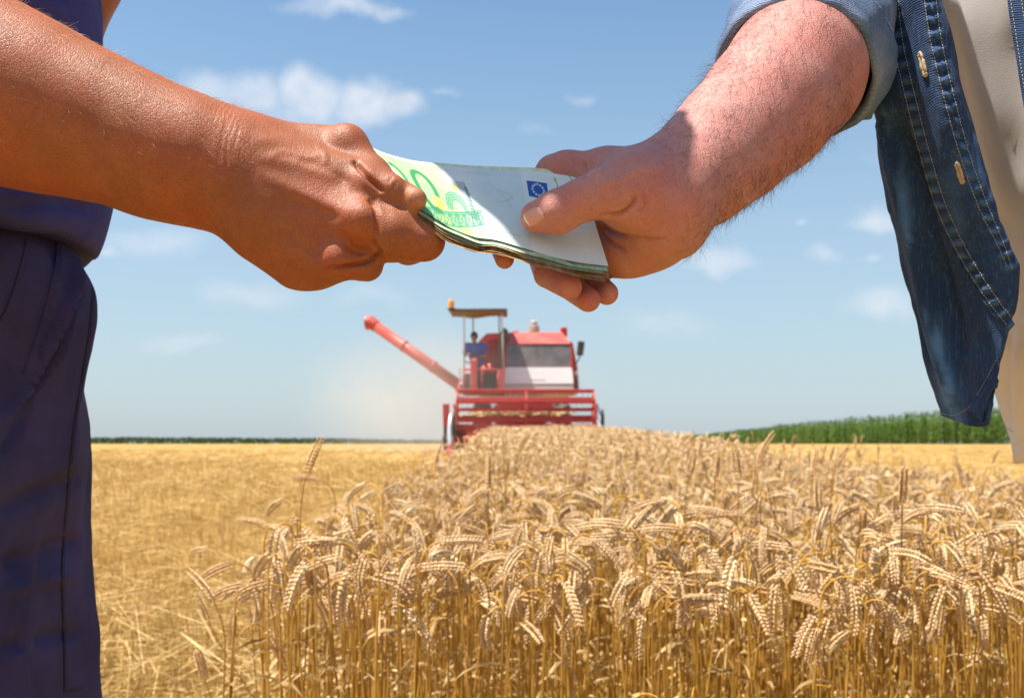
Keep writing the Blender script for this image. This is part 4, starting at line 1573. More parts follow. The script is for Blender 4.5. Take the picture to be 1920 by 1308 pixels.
# ------------------------------------------------------------------ the man on the left, in work blues
def build_left_man():
    tan = mat_skin('sunburnt_skin', (0.36, 0.116, 0.043), (0.27, 0.079, 0.027), (0.42, 0.155, 0.066), (0.42, 0.100, 0.044), bump_s=0.33)
    root = empty('person', (-0.46, 0.82, -0.95))
    tag(root, 'person on the left in navy work trousers and blue shirt handing over the notes', 'person')
    bf = V3(1, 0.05, 0)
    J = dict(hs=np.array([.79]), face=V3(.35, -.85, -.4), front=V3(1, .05, 0), head=V3(-.160, .583, .72), neck=V3(-.205, .79, .575), chest=V3(-.485, .84, .36), pelvis=V3(-.505, .84, .02),
             shoulderR=V3(-.48, .70, .49), elbowR=V3(-.43, .625, .252), wristR=V3(*P(430, 312, .60)),
             shoulderL=V3(-.458, 1.02, .50), elbowL=V3(-.54, 1.07, .27), wristL=V3(-.62, .99, .05),
             hipR=V3(-.505, .79, .0), kneeR=V3(-.475, .80, -.46), ankleR=V3(-.50, .82, -.86),
             hipL=V3(-.515, .93, .0), kneeL=V3(-.48, .95, -.46), ankleL=V3(-.47, .97, -.86))
    bv, bq = body_coarse(J, .005, arms=('L',))
    # --- fine right arm and hand
    h = .0012
    v = Vol((-.56, .515, .065), (-.02, .735, .44), h)
    mm = .001
    arm = [(-.475, .685, .43), (-.455, .645, .33), (-.425, .622, .248), P(-120, 136, .605), P(0, 176, .60), P(110, 215, .60), P(215, 250, .60), P(300, 280, .60), P(380, 301, .60), P(440, 308, .602)]
    v.chain([V3(*p) for p in arm], [q * mm for q in (50, 48, 47, 51, 49.5, 42.5, 37, 33, 30.2, 27)], .02)
    v.cone(P(300, 300, .60), .029, P(440, 342, .60), .026, .02)
    # metacarpals
    for a, ra, b, rb in (((445, 270, .608), 15, (648, 279, .613), 13.2), ((450, 300, .594), 17, (672, 342, .594), 14.2),
                         ((450, 335, .590), 17, (660, 415, .586), 14.2), ((450, 365, .594), 17, (618, 484, .590), 13)):
        v.cone(P(*a), ra * mm, P(*b), rb * mm, .016)
    v.cone(P(432, 374, .606), .0155, P(553, 502, .602), .0118, .016)
    v.cone(P(505, 420, .598), .022, P(590, 490, .598), .014, .016)
    v.cone(P(480, 330, .615), .026, P(620, 400, .618), .024, .016)
    # fingers
    v.chain([P(650, 280, .610), P(700, 328, .597), P(735, 358, .583)], [.0130, .0098, .0088], .005)
    v.chain([P(735, 358, .583), P(744, 366, .583)], [.0088, .0080], .003)
    v.chain([P(690, 332, .612), P(736, 354, .595), P(779, 374, .580)], [.0098, .0082, .0068], .0012)          # thumb tip on the notes
    v.cone(P(684, 356, .596), .0140, P(738, 407, .598), .0118, .006)
    v.chain([P(738, 407, .598), P(802, 440, .601), P(778, 440, .622), P(735, 425, .640)], [.0118, .0102, .0095, .0085], .003)
    v.cone(P(668, 415, .586), .0148, P(735, 441, .584), .0146, .010)
    v.chain([P(735, 441, .584), P(796, 451, .587), P(765, 462, .602), P(715, 455, .628)], [.0146, .0108, .0098, .009], .006)
    v.chain([P(622, 486, .590), P(688, 497, .588), P(676, 498, .606), P(640, 485, .625)], [.0128, .0086, .0084, .008], .004)
    # knuckles
    for c, r in (((652, 268, .604), 9), ((690, 345, .583), 8), ((678, 412, .573), 8.5), ((634, 486, .580), 7)):
        v.ell(P(*c), V3(r, r, r) * mm, k=.009)
    V, Q = v.mesh(1)
    N_ = normals(V, Q)
    C = lambda *p: list(p)
    V = crease(V, N_, [
        (C((662, 300), (676, 316), (692, 334), (720, 362)), 4.5, .0040),
        (C((690, 372), (704, 388), (708, 420), (700, 455)), 5, .0024), (C((696, 448), (706, 466), (716, 476)), 4, .0034),
        (C((640, 430), (648, 450), (668, 470), (700, 470)), 7, .0016), (C((610, 504), (650, 501), (690, 488), (718, 475)), 4.5, .0042),
        (C((560, 300), (610, 318), (660, 345)), 9, .0009), (C((540, 370), (590, 392), (640, 412)), 10, .0010), (C((530, 430), (570, 460), (610, 478)), 10, .0009),
        (C((735, 330), (728, 345)), 2, .0007), (C((745, 338), (738, 352)), 2, .0007), (C((790, 468), (775, 478)), 3, .0005),
        (C((655, 448), (660, 462), (676, 470)), 2.2, .0006), (C((672, 436), (676, 452), (690, 462)), 2.2, .0006),
        (C((440, 228), (428, 262), (424, 300), (430, 340)), 2.4, .0005), (C((452, 232), (441, 262), (436, 300)), 2.2, .0004), (C((428, 225), (416, 262), (410, 305)), 2.4, .0005),
        # tendons and veins stand proud
        (C((470, 262), (540, 262), (640, 268)), 13, -.0007), (C((480, 292), (560, 310), (670, 338)), 13, -.0009), (C((480, 322), (560, 360), (660, 404)), 13, -.0008),
        (C((500, 300), (530, 285), (580, 295), (606, 290), (612, 312)), 6, -.0004), (C((590, 270), (608, 285), (611, 310)), 5, -.0004)])
    pxv = to_px(V)
    wr = np.exp(-((pxv[:, 0] - 430) / 40) ** 2) * .9
    for c, r, a in (((690, 345), 26, .5), ((678, 410), 30, .7), ((636, 488), 26, .5), ((730, 335), 20, .6), ((655, 270), 24, .4)):
        wr = np.maximum(wr, a * np.exp(-(np.linalg.norm(pxv - np.array(c), axis=1) / r) ** 2))
    bl = tint_near(V, [(P(680, 412, .572), .010, .75), (P(636, 488, .575), .011, .7), (P(784, 372, .605), .009, .35), (P(690, 345, .58), .008, .35), (P(660, 268, .60), .012, .35), (P(800, 450, .575), .012, .25)])
    aV, aQ = V, Q
    BV, BQ = join_vq([(bv, bq), (aV, aQ)])
    me = mesh_np('body', BV, BQ, {'blush': ('FLOAT', np.concatenate([np.zeros(len(bv)), bl])), 'wrinkle': ('FLOAT', np.concatenate([np.zeros(len(bv)), wr])),
                                  'rosy': ('FLOAT', np.concatenate([np.zeros(len(bv)), tint_near(aV, [(P(786, 374, .576), .0075, .9)])]))})
    body = add_obj('body', me, tan, root, world=True)
    # --- thumb nail is hidden; arm hair, bleached by the sun
    rng = np.random.default_rng(3)
    N_ = normals(aV, aQ)
    sel = (pxv[:, 0] < 470) & (aV[:, 2] > 0.1) & (aV[:, 0] > -.42)
    w = N_[:, 2] - 0.6 * N_[:, 1]
    sel &= w > rng.uniform(-.6, 1.0, len(w))
    ax = (V3(*P(440, 308, .6)) - V3(*P(0, 176, .6))); ax /= np.linalg.norm(ax)
    hv, ht = hair_strands(aV, N_, sel, lambda p: np.tile(ax * .8 + V3(0, 0, -.5), (len(p), 1)), 2600, .0095, rng, lift=.5, r=.00007)
    hm = plain('arm_hair_fair', (0.45, 0.27, 0.13), .4)
    o = add_obj('arm_hair', mesh_np('arm_hair', hv, ht), hm, root, world=True); o['kind'] = 'stuff'
    hv, hq = hair_mesh(J['head'], J['face'], .004, .79)
    add_obj('hair', mesh_np('hair', hv, hq), plain('dark_hair', (.03, .02, .014), .7), root, world=True)
    # --- clothes
    blue = mat_cloth('work_shirt_blue', (0.040, 0.040, 0.165), (0.070, 0.070, 0.25), 900, .8, sheen=0, spec=.12, weave=.4)
    navy = mat_cloth('work_trousers_navy', (0.040, 0.034, 0.094), (0.074, 0.063, 0.160), 900, .85, sheen=0, spec=.10, weave=.4)
    sv = Vol((-.70, .55, .10), (-.20, 1.20, .68), .004)
    ch = J['chest']
    sv.ell(ch + V3(.0, 0, .02), V3(.118, .178, .24), None, .03)
    sv.ell(V3(-.490, .845, .22), V3(.128, .170, .13), None, .05)
    sv.cone(ch + V3(0, 0, .14), .075, J['shoulderR'], .075, .03)
    sv.cone(ch + V3(0, 0, .14), .075, V3(-.49, .99, .50), .060, .03)
    for s in 'R':
        sh, el = J['shoulder' + s], J['elbow' + s]
        sv.cone(sh, .073, sh * .45 + el * .55, .066, .02)
    sv.cone(ch + V3(0.03, -.02, .16), .08, J['neck'] * .75 + ch * .25 + V3(0, 0, .04), .060, .03)
    sv.ell(V3(-.45, .845, -.429), V3(3., 3., .60), None, .002, sub=True)
    V, Q = sv.mesh(2)
    N_ = normals(V, Q)
    V += N_ * (0.005 * fbm(V * V3(9, 9, 5), 5) + .0022 * fbm(V * V3(28, 28, 14), 8))[:, None]
    V = crease(V, N_, [([(60, 10), (75, 40), (95, 75)], 12, .006), ([(100, 0), (120, 40), (150, 95)], 12, -.005), ([(20, 400), (90, 380), (200, 395)], 14, .005), ([(0, 372), (60, 365), (120, 352)], 10, -.004)])
    shirt = add_obj('shirt', mesh_np('shirt', V, Q), blue, root, world=True)
    tv = Vol((-.68, .60, -.96), (-.24, 1.12, .20), .004)
    tv.ell(V3(-.504, .845, .11), V3(.130, .166, .12), None, .0)
    tv.ell(V3(-.508, .845, 0.0), V3(.122, .168, .12), None, .04)
    for s in 'RL':
        hp, kn, an = J['hip' + s], J['knee' + s], J['ankle' + s]
        tv.cone(hp, .112, kn, .088, .03)
        tv.cone(kn, .088, an + V3(0, 0, .02), .078, .03)
    V, Q = tv.mesh(2)
    N_ = normals(V, Q)
    V += N_ * (0.0075 * fbm(V * V3(8, 8, 5), 15) + .0028 * fbm(V * V3(30, 30, 16), 18))[:, None]
    V = crease(V, N_, [
        ([(150, 470), (136, 540), (100, 620), (50, 720), (0, 800)], 7, -.011), ([(158, 520), (130, 600), (85, 680), (40, 790), (0, 860)], 8, .010),
        ([(146, 580), (128, 620), (110, 660), (70, 730), (20, 830)], 5, -.008), ([(110, 450), (105, 500), (85, 580), (60, 660), (40, 720)], 4, -.007),
        ([(0, 960), (60, 930), (150, 900)], 16, .009), ([(0, 1060), (70, 1040), (150, 1015)], 18, .010), ([(0, 1110), (80, 1085), (150, 1080)], 12, -.007),
        ([(0, 1215), (80, 1195), (160, 1180)], 14, .009), ([(130, 880), (152, 900)], 10, .003), ([(125, 1000), (150, 1020)], 12, .004)])
    tr = add_obj('trousers', mesh_np('trousers', V, Q), navy, root, world=True)
    tb = bvh_of(V, Q)
    nv2 = mat_cloth('navy_piping', (0.012, 0.012, 0.04), (0.022, 0.022, 0.06), 900, .8)
    seam(tb, [(176, 505), (168, 600), (154, 700), (138, 800), (128, 900), (120, 1000), (116, 1080), (119, 1180), (121, 1295)], .0013, 'side_seam', nv2, tr, 90)
    seam(tb, [(180, 505), (172, 600), (158, 700), (142, 800), (132, 900), (124, 1000), (120, 1080), (123, 1180), (125, 1295)], .0009, 'side_seam', navy, tr, 90)
    seam(tb, [(108, 452), (104, 500), (88, 570), (66, 640), (44, 700)], .0011, 'pocket_seam', navy, tr, 60)
    seam(tb, [(50, 450), (38, 500), (15, 570), (0, 600)], .0011, 'pocket_seam', nv2, tr, 40)
    seam(tb, [(121, 1295), (140, 1293), (163, 1288)], .0014, 'pocket_hem', nv2, tr, 30)
    dk = plain('work_boot', (.03, .022, .016), .6)
    for s in 'RL':
        V, Q = shoe(J['ankle' + s], bf / np.linalg.norm(bf), .004)
        add_obj('boot', mesh_np('boot', V, Q), dk, root, world=True)
    return root

# ------------------------------------------------------------------ the man on the right, in an open denim shirt
def loft(rows, closed=False):
    """rows of points (list of (n,3) arrays) -> V, Q"""
    n = len(rows[0])
    V = np.vstack(rows)
    m = len(rows)
    Q = []
    for i in range(m - 1):
        for k in range(n if closed else n - 1):
            j = (k + 1) % n
            Q.append((i * n + k, i * n + j, (i + 1) * n + j, (i + 1) * n + k))
    return V, np.array(Q)


def build_right_man():
    fair = mat_skin('fair_skin', (0.57, 0.280, 0.235), (0.49, 0.195, 0.160), (0.65, 0.375, 0.325), (0.52, 0.140, 0.125))
    root = empty('person', (0.68, 0.88, -0.95))
    tag(root, 'person on the right in open denim shirt and pale T-shirt taking the notes', 'person')
    bf = V3(-.6, -.8, 0)
    J = dict(ts=np.array([.74]), face=V3(-.7, -.45, -.55), front=bf, head=V3(.42, .80, .80), neck=V3(.435, .83, .62), chest=V3(.455, .83, .38), pelvis=V3(.70, .89, -.02),
             shoulderR=V3(.285, .925, .51), elbowR=V3(*P(1512, 60, .745)), wristR=V3(*P(1262, 362, .605)),
             shoulderL=V3(.60, .72, .50), elbowL=V3(.72, .74, .24), wristL=V3(.72, .66, .02),
             hipR=V3(.645, .95, -.02), kneeR=V3(.63, .92, -.47), ankleR=V3(.64, .95, -.86),
             hipL=V3(.76, .84, -.02), kneeL=V3(.73, .80, -.47), ankleL=V3(.76, .83, -.86))
    bv, bq = body_coarse(J, .005, arms=('L',))
    mm = .001
    v = Vol((-.035, .53, .06), (.34, .90, .43), .0012)
    arm = [(.262, .862, .43), (.242, .81, .37), P(1528, 72, .738), P(1488, 142, .70), P(1434, 207, .675), P(1370, 268, .65), P(1315, 318, .627), P(1268, 362, .607)]
    v.chain([V3(*p) for p in arm], [q * mm for q in (48, 46, 44, 44.5, 41, 35.5, 30.5, 27)], .02)
    # thenar, thumb
    v.cone(P(1268, 352, .603), .0225, P(1190, 352, .590), .0205, .014)
    v.cone(P(1250, 390, .594), .0225, P(1190, 372, .584), .0195, .014)
    v.cone(P(1195, 358, .586), .0190, P(1130, 362, .575), .0128, .010)
    v.chain([P(1130, 362, .575), P(1090, 376, .573), P(1046, 397, .575)], [.0128, .0112, .0118], .006)
    v.chain([P(1046, 398, .575), P(1005, 407, .5795)], [.0116, .0092], .006)
    # heel of the hand, palm
    v.cone(P(1258, 425, .602), .0205, P(1180, 470, .625), .0150, .012)
    v.cone(P(1180, 470, .625), .0150, P(1135, 497, .640), .0090, .010)
    v.cone(P(1230, 395, .628), .026, P(1130, 415, .664), .0165, .014)
    v.cone(P(1230, 440, .628), .020, P(1135, 460, .660), .014, .014)
    # index side of the hand and the fingers that pass behind the notes
    v.cone(P(1240, 320, .620), .0175, P(1140, 319, .638), .0135, .012)
    v.cone(P(1200, 340, .603), .015, P(1120, 334, .632), .0105, .012)
    v.chain([P(1140, 318, .640), P(1062, 320, .648), P(1035, 322, .655)], [.0125, .0112, .0102], .008)
    v.chain([P(1035, 322, .655), P(975, 405, .668), P(938, 455, .655), P(946, 486, .641)], [.0102, .0092, .008, .0062], .003)
    v.chain([P(1130, 380, .668), P(1045, 420, .682), P(1015, 480, .662)], [.0125, .0100, .0092], .005)
    v.chain([P(1015, 480, .662), P(1026, 514, .628), P(1068, 538, .600)], [.0092, .0086, .0076], .0008)
    v.chain([P(1132, 415, .668), P(1062, 462, .682), P(1050, 505, .660)], [.0125, .0098, .0090], .005)
    v.chain([P(1050, 505, .660), P(1075, 543, .640), P(1103, 562, .617)], [.0088, .0080, .0076], .0)
    v.chain([P(1140, 455, .662), P(1090, 490, .672), P(1092, 515, .655)], [.0115, .0090, .0084], .005)
    v.chain([P(1092, 515, .662), P(1116, 530, .650), P(1138, 550, .634)], [.0084, .0078, .0074], .0)
    V, Q = v.mesh(1)
    N_ = normals(V, Q)
    V = crease(V, N_, [
        ([(1124, 404), (1160, 402), (1184, 385), (1195, 362)], 3.4, .0036), ([(1100, 414), (1150, 435), (1200, 448), (1255, 450)], 3.5, .0030),
        ([(1115, 420), (1140, 450), (1175, 472)], 3.5, .0028), ([(1190, 345), (1210, 330)], 8, .0010), ([(1205, 360), (1212, 385), (1195, 400)], 4, .0018),
        ([(1052, 362), (1062, 372), (1078, 376)], 1.8, .0007), ([(1047, 372), (1060, 384), (1076, 384)], 1.8, .0007), ([(1066, 356), (1074, 366)], 1.8, .0006),
        ([(1090, 300), (1096, 318), (1092, 336)], 5, .0020), ([(1076, 300), (1085, 315)], 3, .0008), ([(1110, 300), (1106, 320)], 3, .0008),
        ([(1130, 505), (1133, 520)], 3, .0014), ([(1285, 395), (1294, 430), (1292, 455)], 3, .0010), ([(1275, 440), (1288, 462)], 4, .0008),
        ([(1120, 350), (1160, 338), (1200, 318), (1250, 308)], 8, -.0012), ([(1160, 365), (1190, 340), (1230, 325)], 6, -.0007)])
    pxv = to_px(V)
    wr = np.zeros(len(V))
    for c, r, a in (((1062, 372), 16, .5), ((1290, 430), 22, .4), ((1195, 375), 22, .25), ((1092, 315), 18, .5)):
        wr = np.maximum(wr, a * np.exp(-(np.linalg.norm(pxv - np.array(c), axis=1) / r) ** 2))
    bl = tint_near(V, [(P(1070, 542, .606), .010, .75), (P(1104, 566, .606), .011, .75), (P(1139, 550, .606), .011, .8), (P(1068, 370, .565), .010, .5), (P(1095, 320, .64), .02, .6),
                       (P(946, 488, .64), .01, .5), (P(1000, 420, .575), .010, .3), (P(1170, 350, .57), .02, .3)])
    fine = join_vq([(bv, bq), (V, Q)])
    me = mesh_np('body', fine[0], fine[1], {'blush': ('FLOAT', np.concatenate([np.zeros(len(bv)), bl])), 'wrinkle': ('FLOAT', np.concatenate([np.zeros(len(bv)), wr]))})
    add_obj('body', me, fair, root, world=True)
    # --- nails
    ab = bvh_of(V, Q)
    m, N = new_mat('nail')
    co = N.n('ShaderNodeTexCoord').outputs['Object']
    ed = N.n('ShaderNodeAttribute', attribute_name='tip').outputs['Fac']
    base = N.mix(N.mapr(ed, .86, .94), (0.58, 0.29, 0.24), (0.72, 0.58, 0.51))
    base = N.mix(N.mapr(ed, .12, .02), base, (0.64, 0.40, 0.35))
    finish(N, base, .28, spec=.5, sss=.1)

    def nail(c, along, across, L, Wd, nm):
        nu, nv = 15, 13
        along, across = np.asarray(along, float), np.asarray(across, float)
        rows, att = [], []
        for i in range(nu):
            u = i / (nu - 1)
            for j in range(nv):
                w = j / (nv - 1) * 2 - 1
                sq = (1 - .30 * abs(2 * u - 1) ** 4) * w
                cu = (u - .5) * (1 - .10 * w * w)
                p = np.asarray(c) + along * L * cu + across * Wd * .5 * sq
                hit, nr = cast(ab, p[0], p[1])
                if hit is None: return None
                edge = max(abs(2 * u - 1), abs(w))
                rows.append(np.array(hit) + np.array(nr) * (.0007 * (1 - edge ** 6) + .0001))
                att.append(u)
        me = mesh_np(nm, np.array(rows), grid_faces(nu, nv), {'tip': ('FLOAT', np.array(att))})
        return add_obj(nm, me, m, root, world=True)
    nail((1001, 406), (-.86, .50), (.50, .86), 36, 30, 'thumbnail')
    nail((1046, 543), (-.35, .93), (.93, .35), 26, 12, 'fingernail')
    # --- arm hair
    rng = np.random.default_rng(6)
    N_ = normals(V, Q)
    ax = V3(*P(1268, 362, .607)) - V3(*P(1500, 120, .71)); ax /= np.linalg.norm(ax)
    tpos = (pxv[:, 0] - 1230) / 150
    sel = (pxv[:, 0] > 1215) & (pxv[:, 0] < 1600) & (rng.random(len(V)) < np.clip(tpos + .12, .06, 1)) & (V[:, 2] < .34)
    sel &= (pxv[:, 1] < 330) | (pxv[:, 0] > 1290)
    hv, ht = hair_strands(V, N_, sel, lambda p: np.tile(ax * .7 + V3(-.25, 0, -.45), (len(p), 1)), 8500, .0135, rng, lift=.55, r=.00008, wild=.75)
    o = add_obj('arm_hair', mesh_np('arm_hair', hv, ht), plain('arm_hair_brown', (0.10, 0.05, 0.028), .45), root, world=True); o['kind'] = 'stuff'
    hv, hq = hair_mesh(J['head'], J['face'], .004)
    add_obj('hair', mesh_np('hair', hv, hq), plain('brown_hair', (.05, .028, .015), .7), root, world=True)

    # --- pale T-shirt
    tee = mat_cloth('tshirt_cotton', (0.75, 0.68, 0.645), (0.80, 0.745, 0.715), 700, .9, sheen=0, weave=.1, bump_d=.00008, spec=.1)
    zs = np.linspace(.60, -.022, 60)
    f_, r_ = bf, np.cross(bf, V3(0, 0, 1))
    rows = []
    for z in zs:
        cx = np.interp(z, [-.06, 0, .2, .4, .6], [.618, .606, .535, .470, .44])
        cy = np.interp(z, [-.06, .2, .6], [.845, .83, .83])
        a_ = np.interp(z, [-.06, .1, .3, .45, .56, .60], [.172, .172, .170, .165, .12, .07])
        b_ = np.interp(z, [-.06, .1, .3, .45, .56, .60], [.132, .128, .118, .110, .085, .07])
        th = np.linspace(0, 2 * np.pi, 120, endpoint=False)
        pts = V3(cx, cy, z) + np.cos(th)[:, None] * r_ * a_ + np.sin(th)[:, None] * f_ * b_
        rows.append(pts)
    V, Q = loft(rows, True)
    Q = Q[:, ::-1]
    N_ = normals(V, Q)
    V += N_ * (.008 * fbm(V * V3(11, 11, 3.0), 31) + .0028 * fbm(V * V3(30, 30, 14), 33))[:, None]
    V = crease(V, N_, [([(1790, -80), (1840, 180), (1900, 420)], 22, -.008), ([(1890, 560), (1885, 700), (1900, 830)], 9, .006), ([(1915, 600), (1905, 760), (1918, 860)], 9, -.005)])
    ts = add_obj('t_shirt', mesh_np('t_shirt', V, Q), tee, root, world=True)
    sd = ts.modifiers.new('thickness', 'SOLIDIFY'); sd.thickness = .0016
    tb = bvh_of(V, Q)
    seam(tb, [(1869, 789), (1885, 800), (1905, 815), (1919, 822)], .0007, 'hem_stitch', tee, ts, 30)

    # --- denim shirt: one skin of cloth over back and side, sleeve, two hanging fronts
    den = mat_cloth('denim', (0.009, 0.025, 0.072), (0.022, 0.060, 0.160), 800, .75, slub=.26, worn_lit=(0.13, 0.30, 0.60), sheen=.05, bump_d=.0005, weave=.45)
    denl = mat_cloth('denim_sleeve', (0.065, 0.112, 0.215), (0.115, 0.175, 0.300), 800, .75, slub=.40, worn_lit=(0.34, 0.42, 0.58), sheen=.05, bump_d=.0005, weave=.6)
    thread = plain('stitch_thread', (0.42, 0.36, 0.24), .6)
    holet = plain('buttonhole_thread', (0.46, 0.34, 0.21), .7)
    rows = []
    for z in np.linspace(.60, .06, 50):
        cx = np.interp(z, [0, .2, .4, .6], [.606, .54, .475, .44])
        a_ = np.interp(z, [0, .3, .45, .56, .60], [.178, .178, .178, .14, .082])
        b_ = np.interp(z, [0, .3, .45, .56, .60], [.150, .140, .130, .10, .082])
        th = np.linspace(np.radians(-205), np.radians(18), 80)
        pts = V3(cx, .838, z) + np.cos(th)[:, None] * r_ * a_ + np.sin(th)[:, None] * f_ * b_
        rows.append(pts)
    V, Q = loft(rows)
    N_ = normals(V, Q)
    V += N_ * (.006 * fbm(V * V3(9, 9, 4), 41))[:, None]
    sh = add_obj('denim_shirt', mesh_np('denim_shirt', V, Q[:, ::-1]), den, root, world=True)
    sd = sh.modifiers.new('thickness', 'SOLIDIFY'); sd.thickness = .0018

    def front(Lc, Rc, nm, bulge, nu=90, nv=170, seed=50, sag=0):
        """hanging shirt front between two edges given as (pixel x, pixel y, distance)"""
        A, B_ = cspline(Lc, nv), cspline(Rc, nv)
        rows = []
        for i in range(nu):
            u = i / (nu - 1)
            C = A * (1 - u) + B_ * u
            C[:, 1] += sag * math.sin(math.pi * min(u * 1.25, 1)) * np.linspace(0, 1, nv) ** 6
            pts = np.array([P(*c) for c in C])
            pts[:, 1] -= bulge * math.sin(math.pi * u) ** .8
            rows.append(pts)
        V, Q = loft(rows)
        N_ = normals(V, Q)
        if (N_[:, 1]).mean() > 0:
            Q = Q[:, ::-1]; N_ = -N_
        u = np.repeat(np.arange(nu) / (nu - 1), nv)
        V += N_ * (.0060 * fbm(V * V3(14, 14, 5), seed) + .0020 * fbm(V * V3(50, 50, 24), seed + 3))[:, None]
        return V, Q, u
    # right front: outer edge under the arm, inner edge = placket edge, curved tail
    Lc = [(1560, -420, .845), (1580, -300, .82), (1592, -200, .795), (1602, -120, .77), (1612, -60, .752), (1622, 0, .752), (1630, 100, .752), (1640, 200, .752), (1660, 320, .770), (1681, 440, .782), (1703, 560, .790), (1730, 670, .792), (1752, 745, .790), (1762, 780, .788)]
    Rc = [(1668, -420, .775), (1690, -300, .755), (1712, -200, .735), (1736, -120, .72), (1752, -60, .715), (1766, 0, .715), (1790, 110, .715), (1815, 225, .714), (1846, 340, .712), (1884, 450, .712), (1906, 520, .714), (1896, 612, .722), (1868, 700, .732), (1826, 775, .745)]
    V, Q, u = front(Lc, Rc, 'front_panel', .034, sag=22)
    N_ = normals(V, Q)
    V = crease(V, N_, [([(1650, 215), (1680, 330), (1720, 480), (1760, 640), (1795, 770)], 14, -.010), ([(1675, 200), (1720, 360), (1765, 520), (1810, 680)], 18, .009),
                       ([(1640, 60), (1660, 130), (1645, 190)], 14, .005), ([(1660, 400), (1700, 540), (1750, 700)], 9, .003)])
    # puckered seam ripples beside the stitch rows
    pl_l = [(1664, -20), (1675, 80), (1700, 190), (1726, 290), (1757, 390), (1800, 480), (1850, 560), (1890, 612)]
    pl_l2 = [(x + 18, y - 3) for x, y in pl_l]
    pl_r = [(1731, -20), (1746, 80), (1772, 190), (1800, 290), (1836, 390), (1866, 450), (1890, 505)]
    pl_r2 = [(1752, -20), (1766, 80), (1791, 190), (1818, 290), (1850, 380), (1880, 452), (1898, 505)]
    pxv = to_px(V)
    N_ = normals(V, Q)
    worn_lit = np.zeros(len(V))
    for (a, b) in ((pl_l, pl_l2), (pl_r, pl_r2)):
        mid = (np.array(a) + np.array(b)) / 2
        c = cspline(mid, 200)
        d = dist_poly(pxv, c[::4])
        near = np.argmin(((pxv[:, None, :] - c[None, ::5, :]) ** 2).sum(2), 1) if len(V) < 20000 else None
        s = c[::5][near]
        arc = np.concatenate([[0], np.cumsum(np.linalg.norm(np.diff(c[::5], axis=0), axis=1))])[near]
        tl = (pxv - s) @ np.array([.25, .97])
        ph = (arc + tl) / 27.0 * 2 * np.pi + 1.3 * vnoise(np.stack([arc / 60, arc * 0, arc * 0], 1), 77)
        amp = np.exp(-(d / 11) ** 2)
        V += N_ * (.0026 * amp * np.sin(ph))[:, None]
        worn_lit = np.maximum(worn_lit, .6 * amp * np.clip(np.sin(ph), 0, 1) ** 2)
    lit_strip = np.exp(-((pxv[:, 0] - np.interp(pxv[:, 1], [0, 200, 400, 600, 790], [1640, 1652, 1702, 1748, 1790])) / 16) ** 2)  # paler strip painted where sun catches the outer fold
    worn_lit = np.maximum(worn_lit, .85 * lit_strip * np.clip(.25 + .9 * fbm(V * V3(60, 60, 14), 91) + .7 * fbm(V * V3(190, 190, 22), 92), 0, 1))
    worn_lit = np.maximum(worn_lit, .5 * np.clip(fbm(V * V3(25, 25, 16), 95) - .5, 0, 1))
    fp = add_obj('front_panel', mesh_np('front_panel', V, Q, {'worn_lit': ('FLOAT', worn_lit)}), den, sh, world=True)
    sd = fp.modifiers.new('thickness', 'SOLIDIFY'); sd.thickness = .0022; sd.offset = -1
    fb = bvh_of(V, Q)
    # placket edge ridge: the band is a second layer
    for pts, nm in ((pl_l, 'placket_stitching'), (pl_l2, 'placket_stitching'), (pl_r, 'placket_stitching'), (pl_r2, 'placket_stitching')):
        stitching(fb, pts, nm, thread, sh)
    stitching(fb, [(1764, 774), (1790, 778), (1815, 764), (1840, 728), (1872, 668)], 'hem_stitching', thread, sh)
    seam(fb, [(x - 7, y + 1) for x, y in pl_l], .0014, 'placket_fold', den, sh, 120, off=-.0004)
    for (a, b) in (((1726, 100), (1737, 143)), ((1795, 305), (1806, 343))):
        mb = MB()
        d = (np.array(b) - np.array(a)); L = np.linalg.norm(d); d = d / L; nrm = np.array([-d[1], d[0]])
        ring = []
        for k in range(41):
            t = 2 * math.pi * k / 40
            q = (np.array(a) + np.array(b)) / 2 + d * (L / 2) * math.copysign(abs(math.cos(t)) ** .6, math.cos(t)) + nrm * 2.7 * math.copysign(abs(math.sin(t)) ** .6, math.sin(t))
            hit, nr = cast(fb, q[0], q[1], .0008)
            if hit is not None: ring.append(hit)
        mb.tube(ring, [.0011 + .0003 * math.sin(i * 2.2) + .0002 * math.sin(i * 5.1) for i in range(len(ring))], 6, caps=False)
        mb.build('buttonhole', holet, sh, smooth=True, world=True)
    # left front edge, just in the corner of the view
    Lc2 = [(1838, -420, .755), (1848, -300, .735), (1860, -200, .72), (1872, -120, .707), (1884, -60, .70), (1892, 20, .70), (1905, 100, .70), (1925, 220, .70), (1960, 420, .70), (2000, 620, .70), (2020, 760, .70)]
    Rc2 = [(2560, -480, .72), (2600, -360, .69), (2640, -260, .67), (2668, -180, .66), (2690, -115, .655), (2700, -30, .655), (2715, 55, .655), (2740, 180, .655), (2790, 395, .655), (2840, 610, .66), (2880, 755, .665)]
    V, Q, u = front(Lc2, Rc2, 'front_panel', .026, 60, 110, seed=70)
    f2 = add_obj('front_panel', mesh_np('front_panel', V, Q), den, sh, world=True)
    sd = f2.modifiers.new('thickness', 'SOLIDIFY'); sd.thickness = .0022; sd.offset = -1
    f2b = bvh_of(V, Q)
    stitching(f2b, [(1895, 0), (1909, 90), (1928, 210)], 'placket_stitching', thread, sh)
    stitching(f2b, [(1915, 0), (1929, 90), (1948, 210)], 'placket_stitching', thread, sh)

    # rolled sleeve: tube round the upper arm that opens towards the forearm
    cen = [V3(.30, .93, .53), V3(.282, .89, .47), V3(.250, .825, .385), P(1532, 56, .745), P(1512, 94, .724), P(1502, 116, .713)]
    rad = [.080, .072, .061, .0525, .0508, .0500]
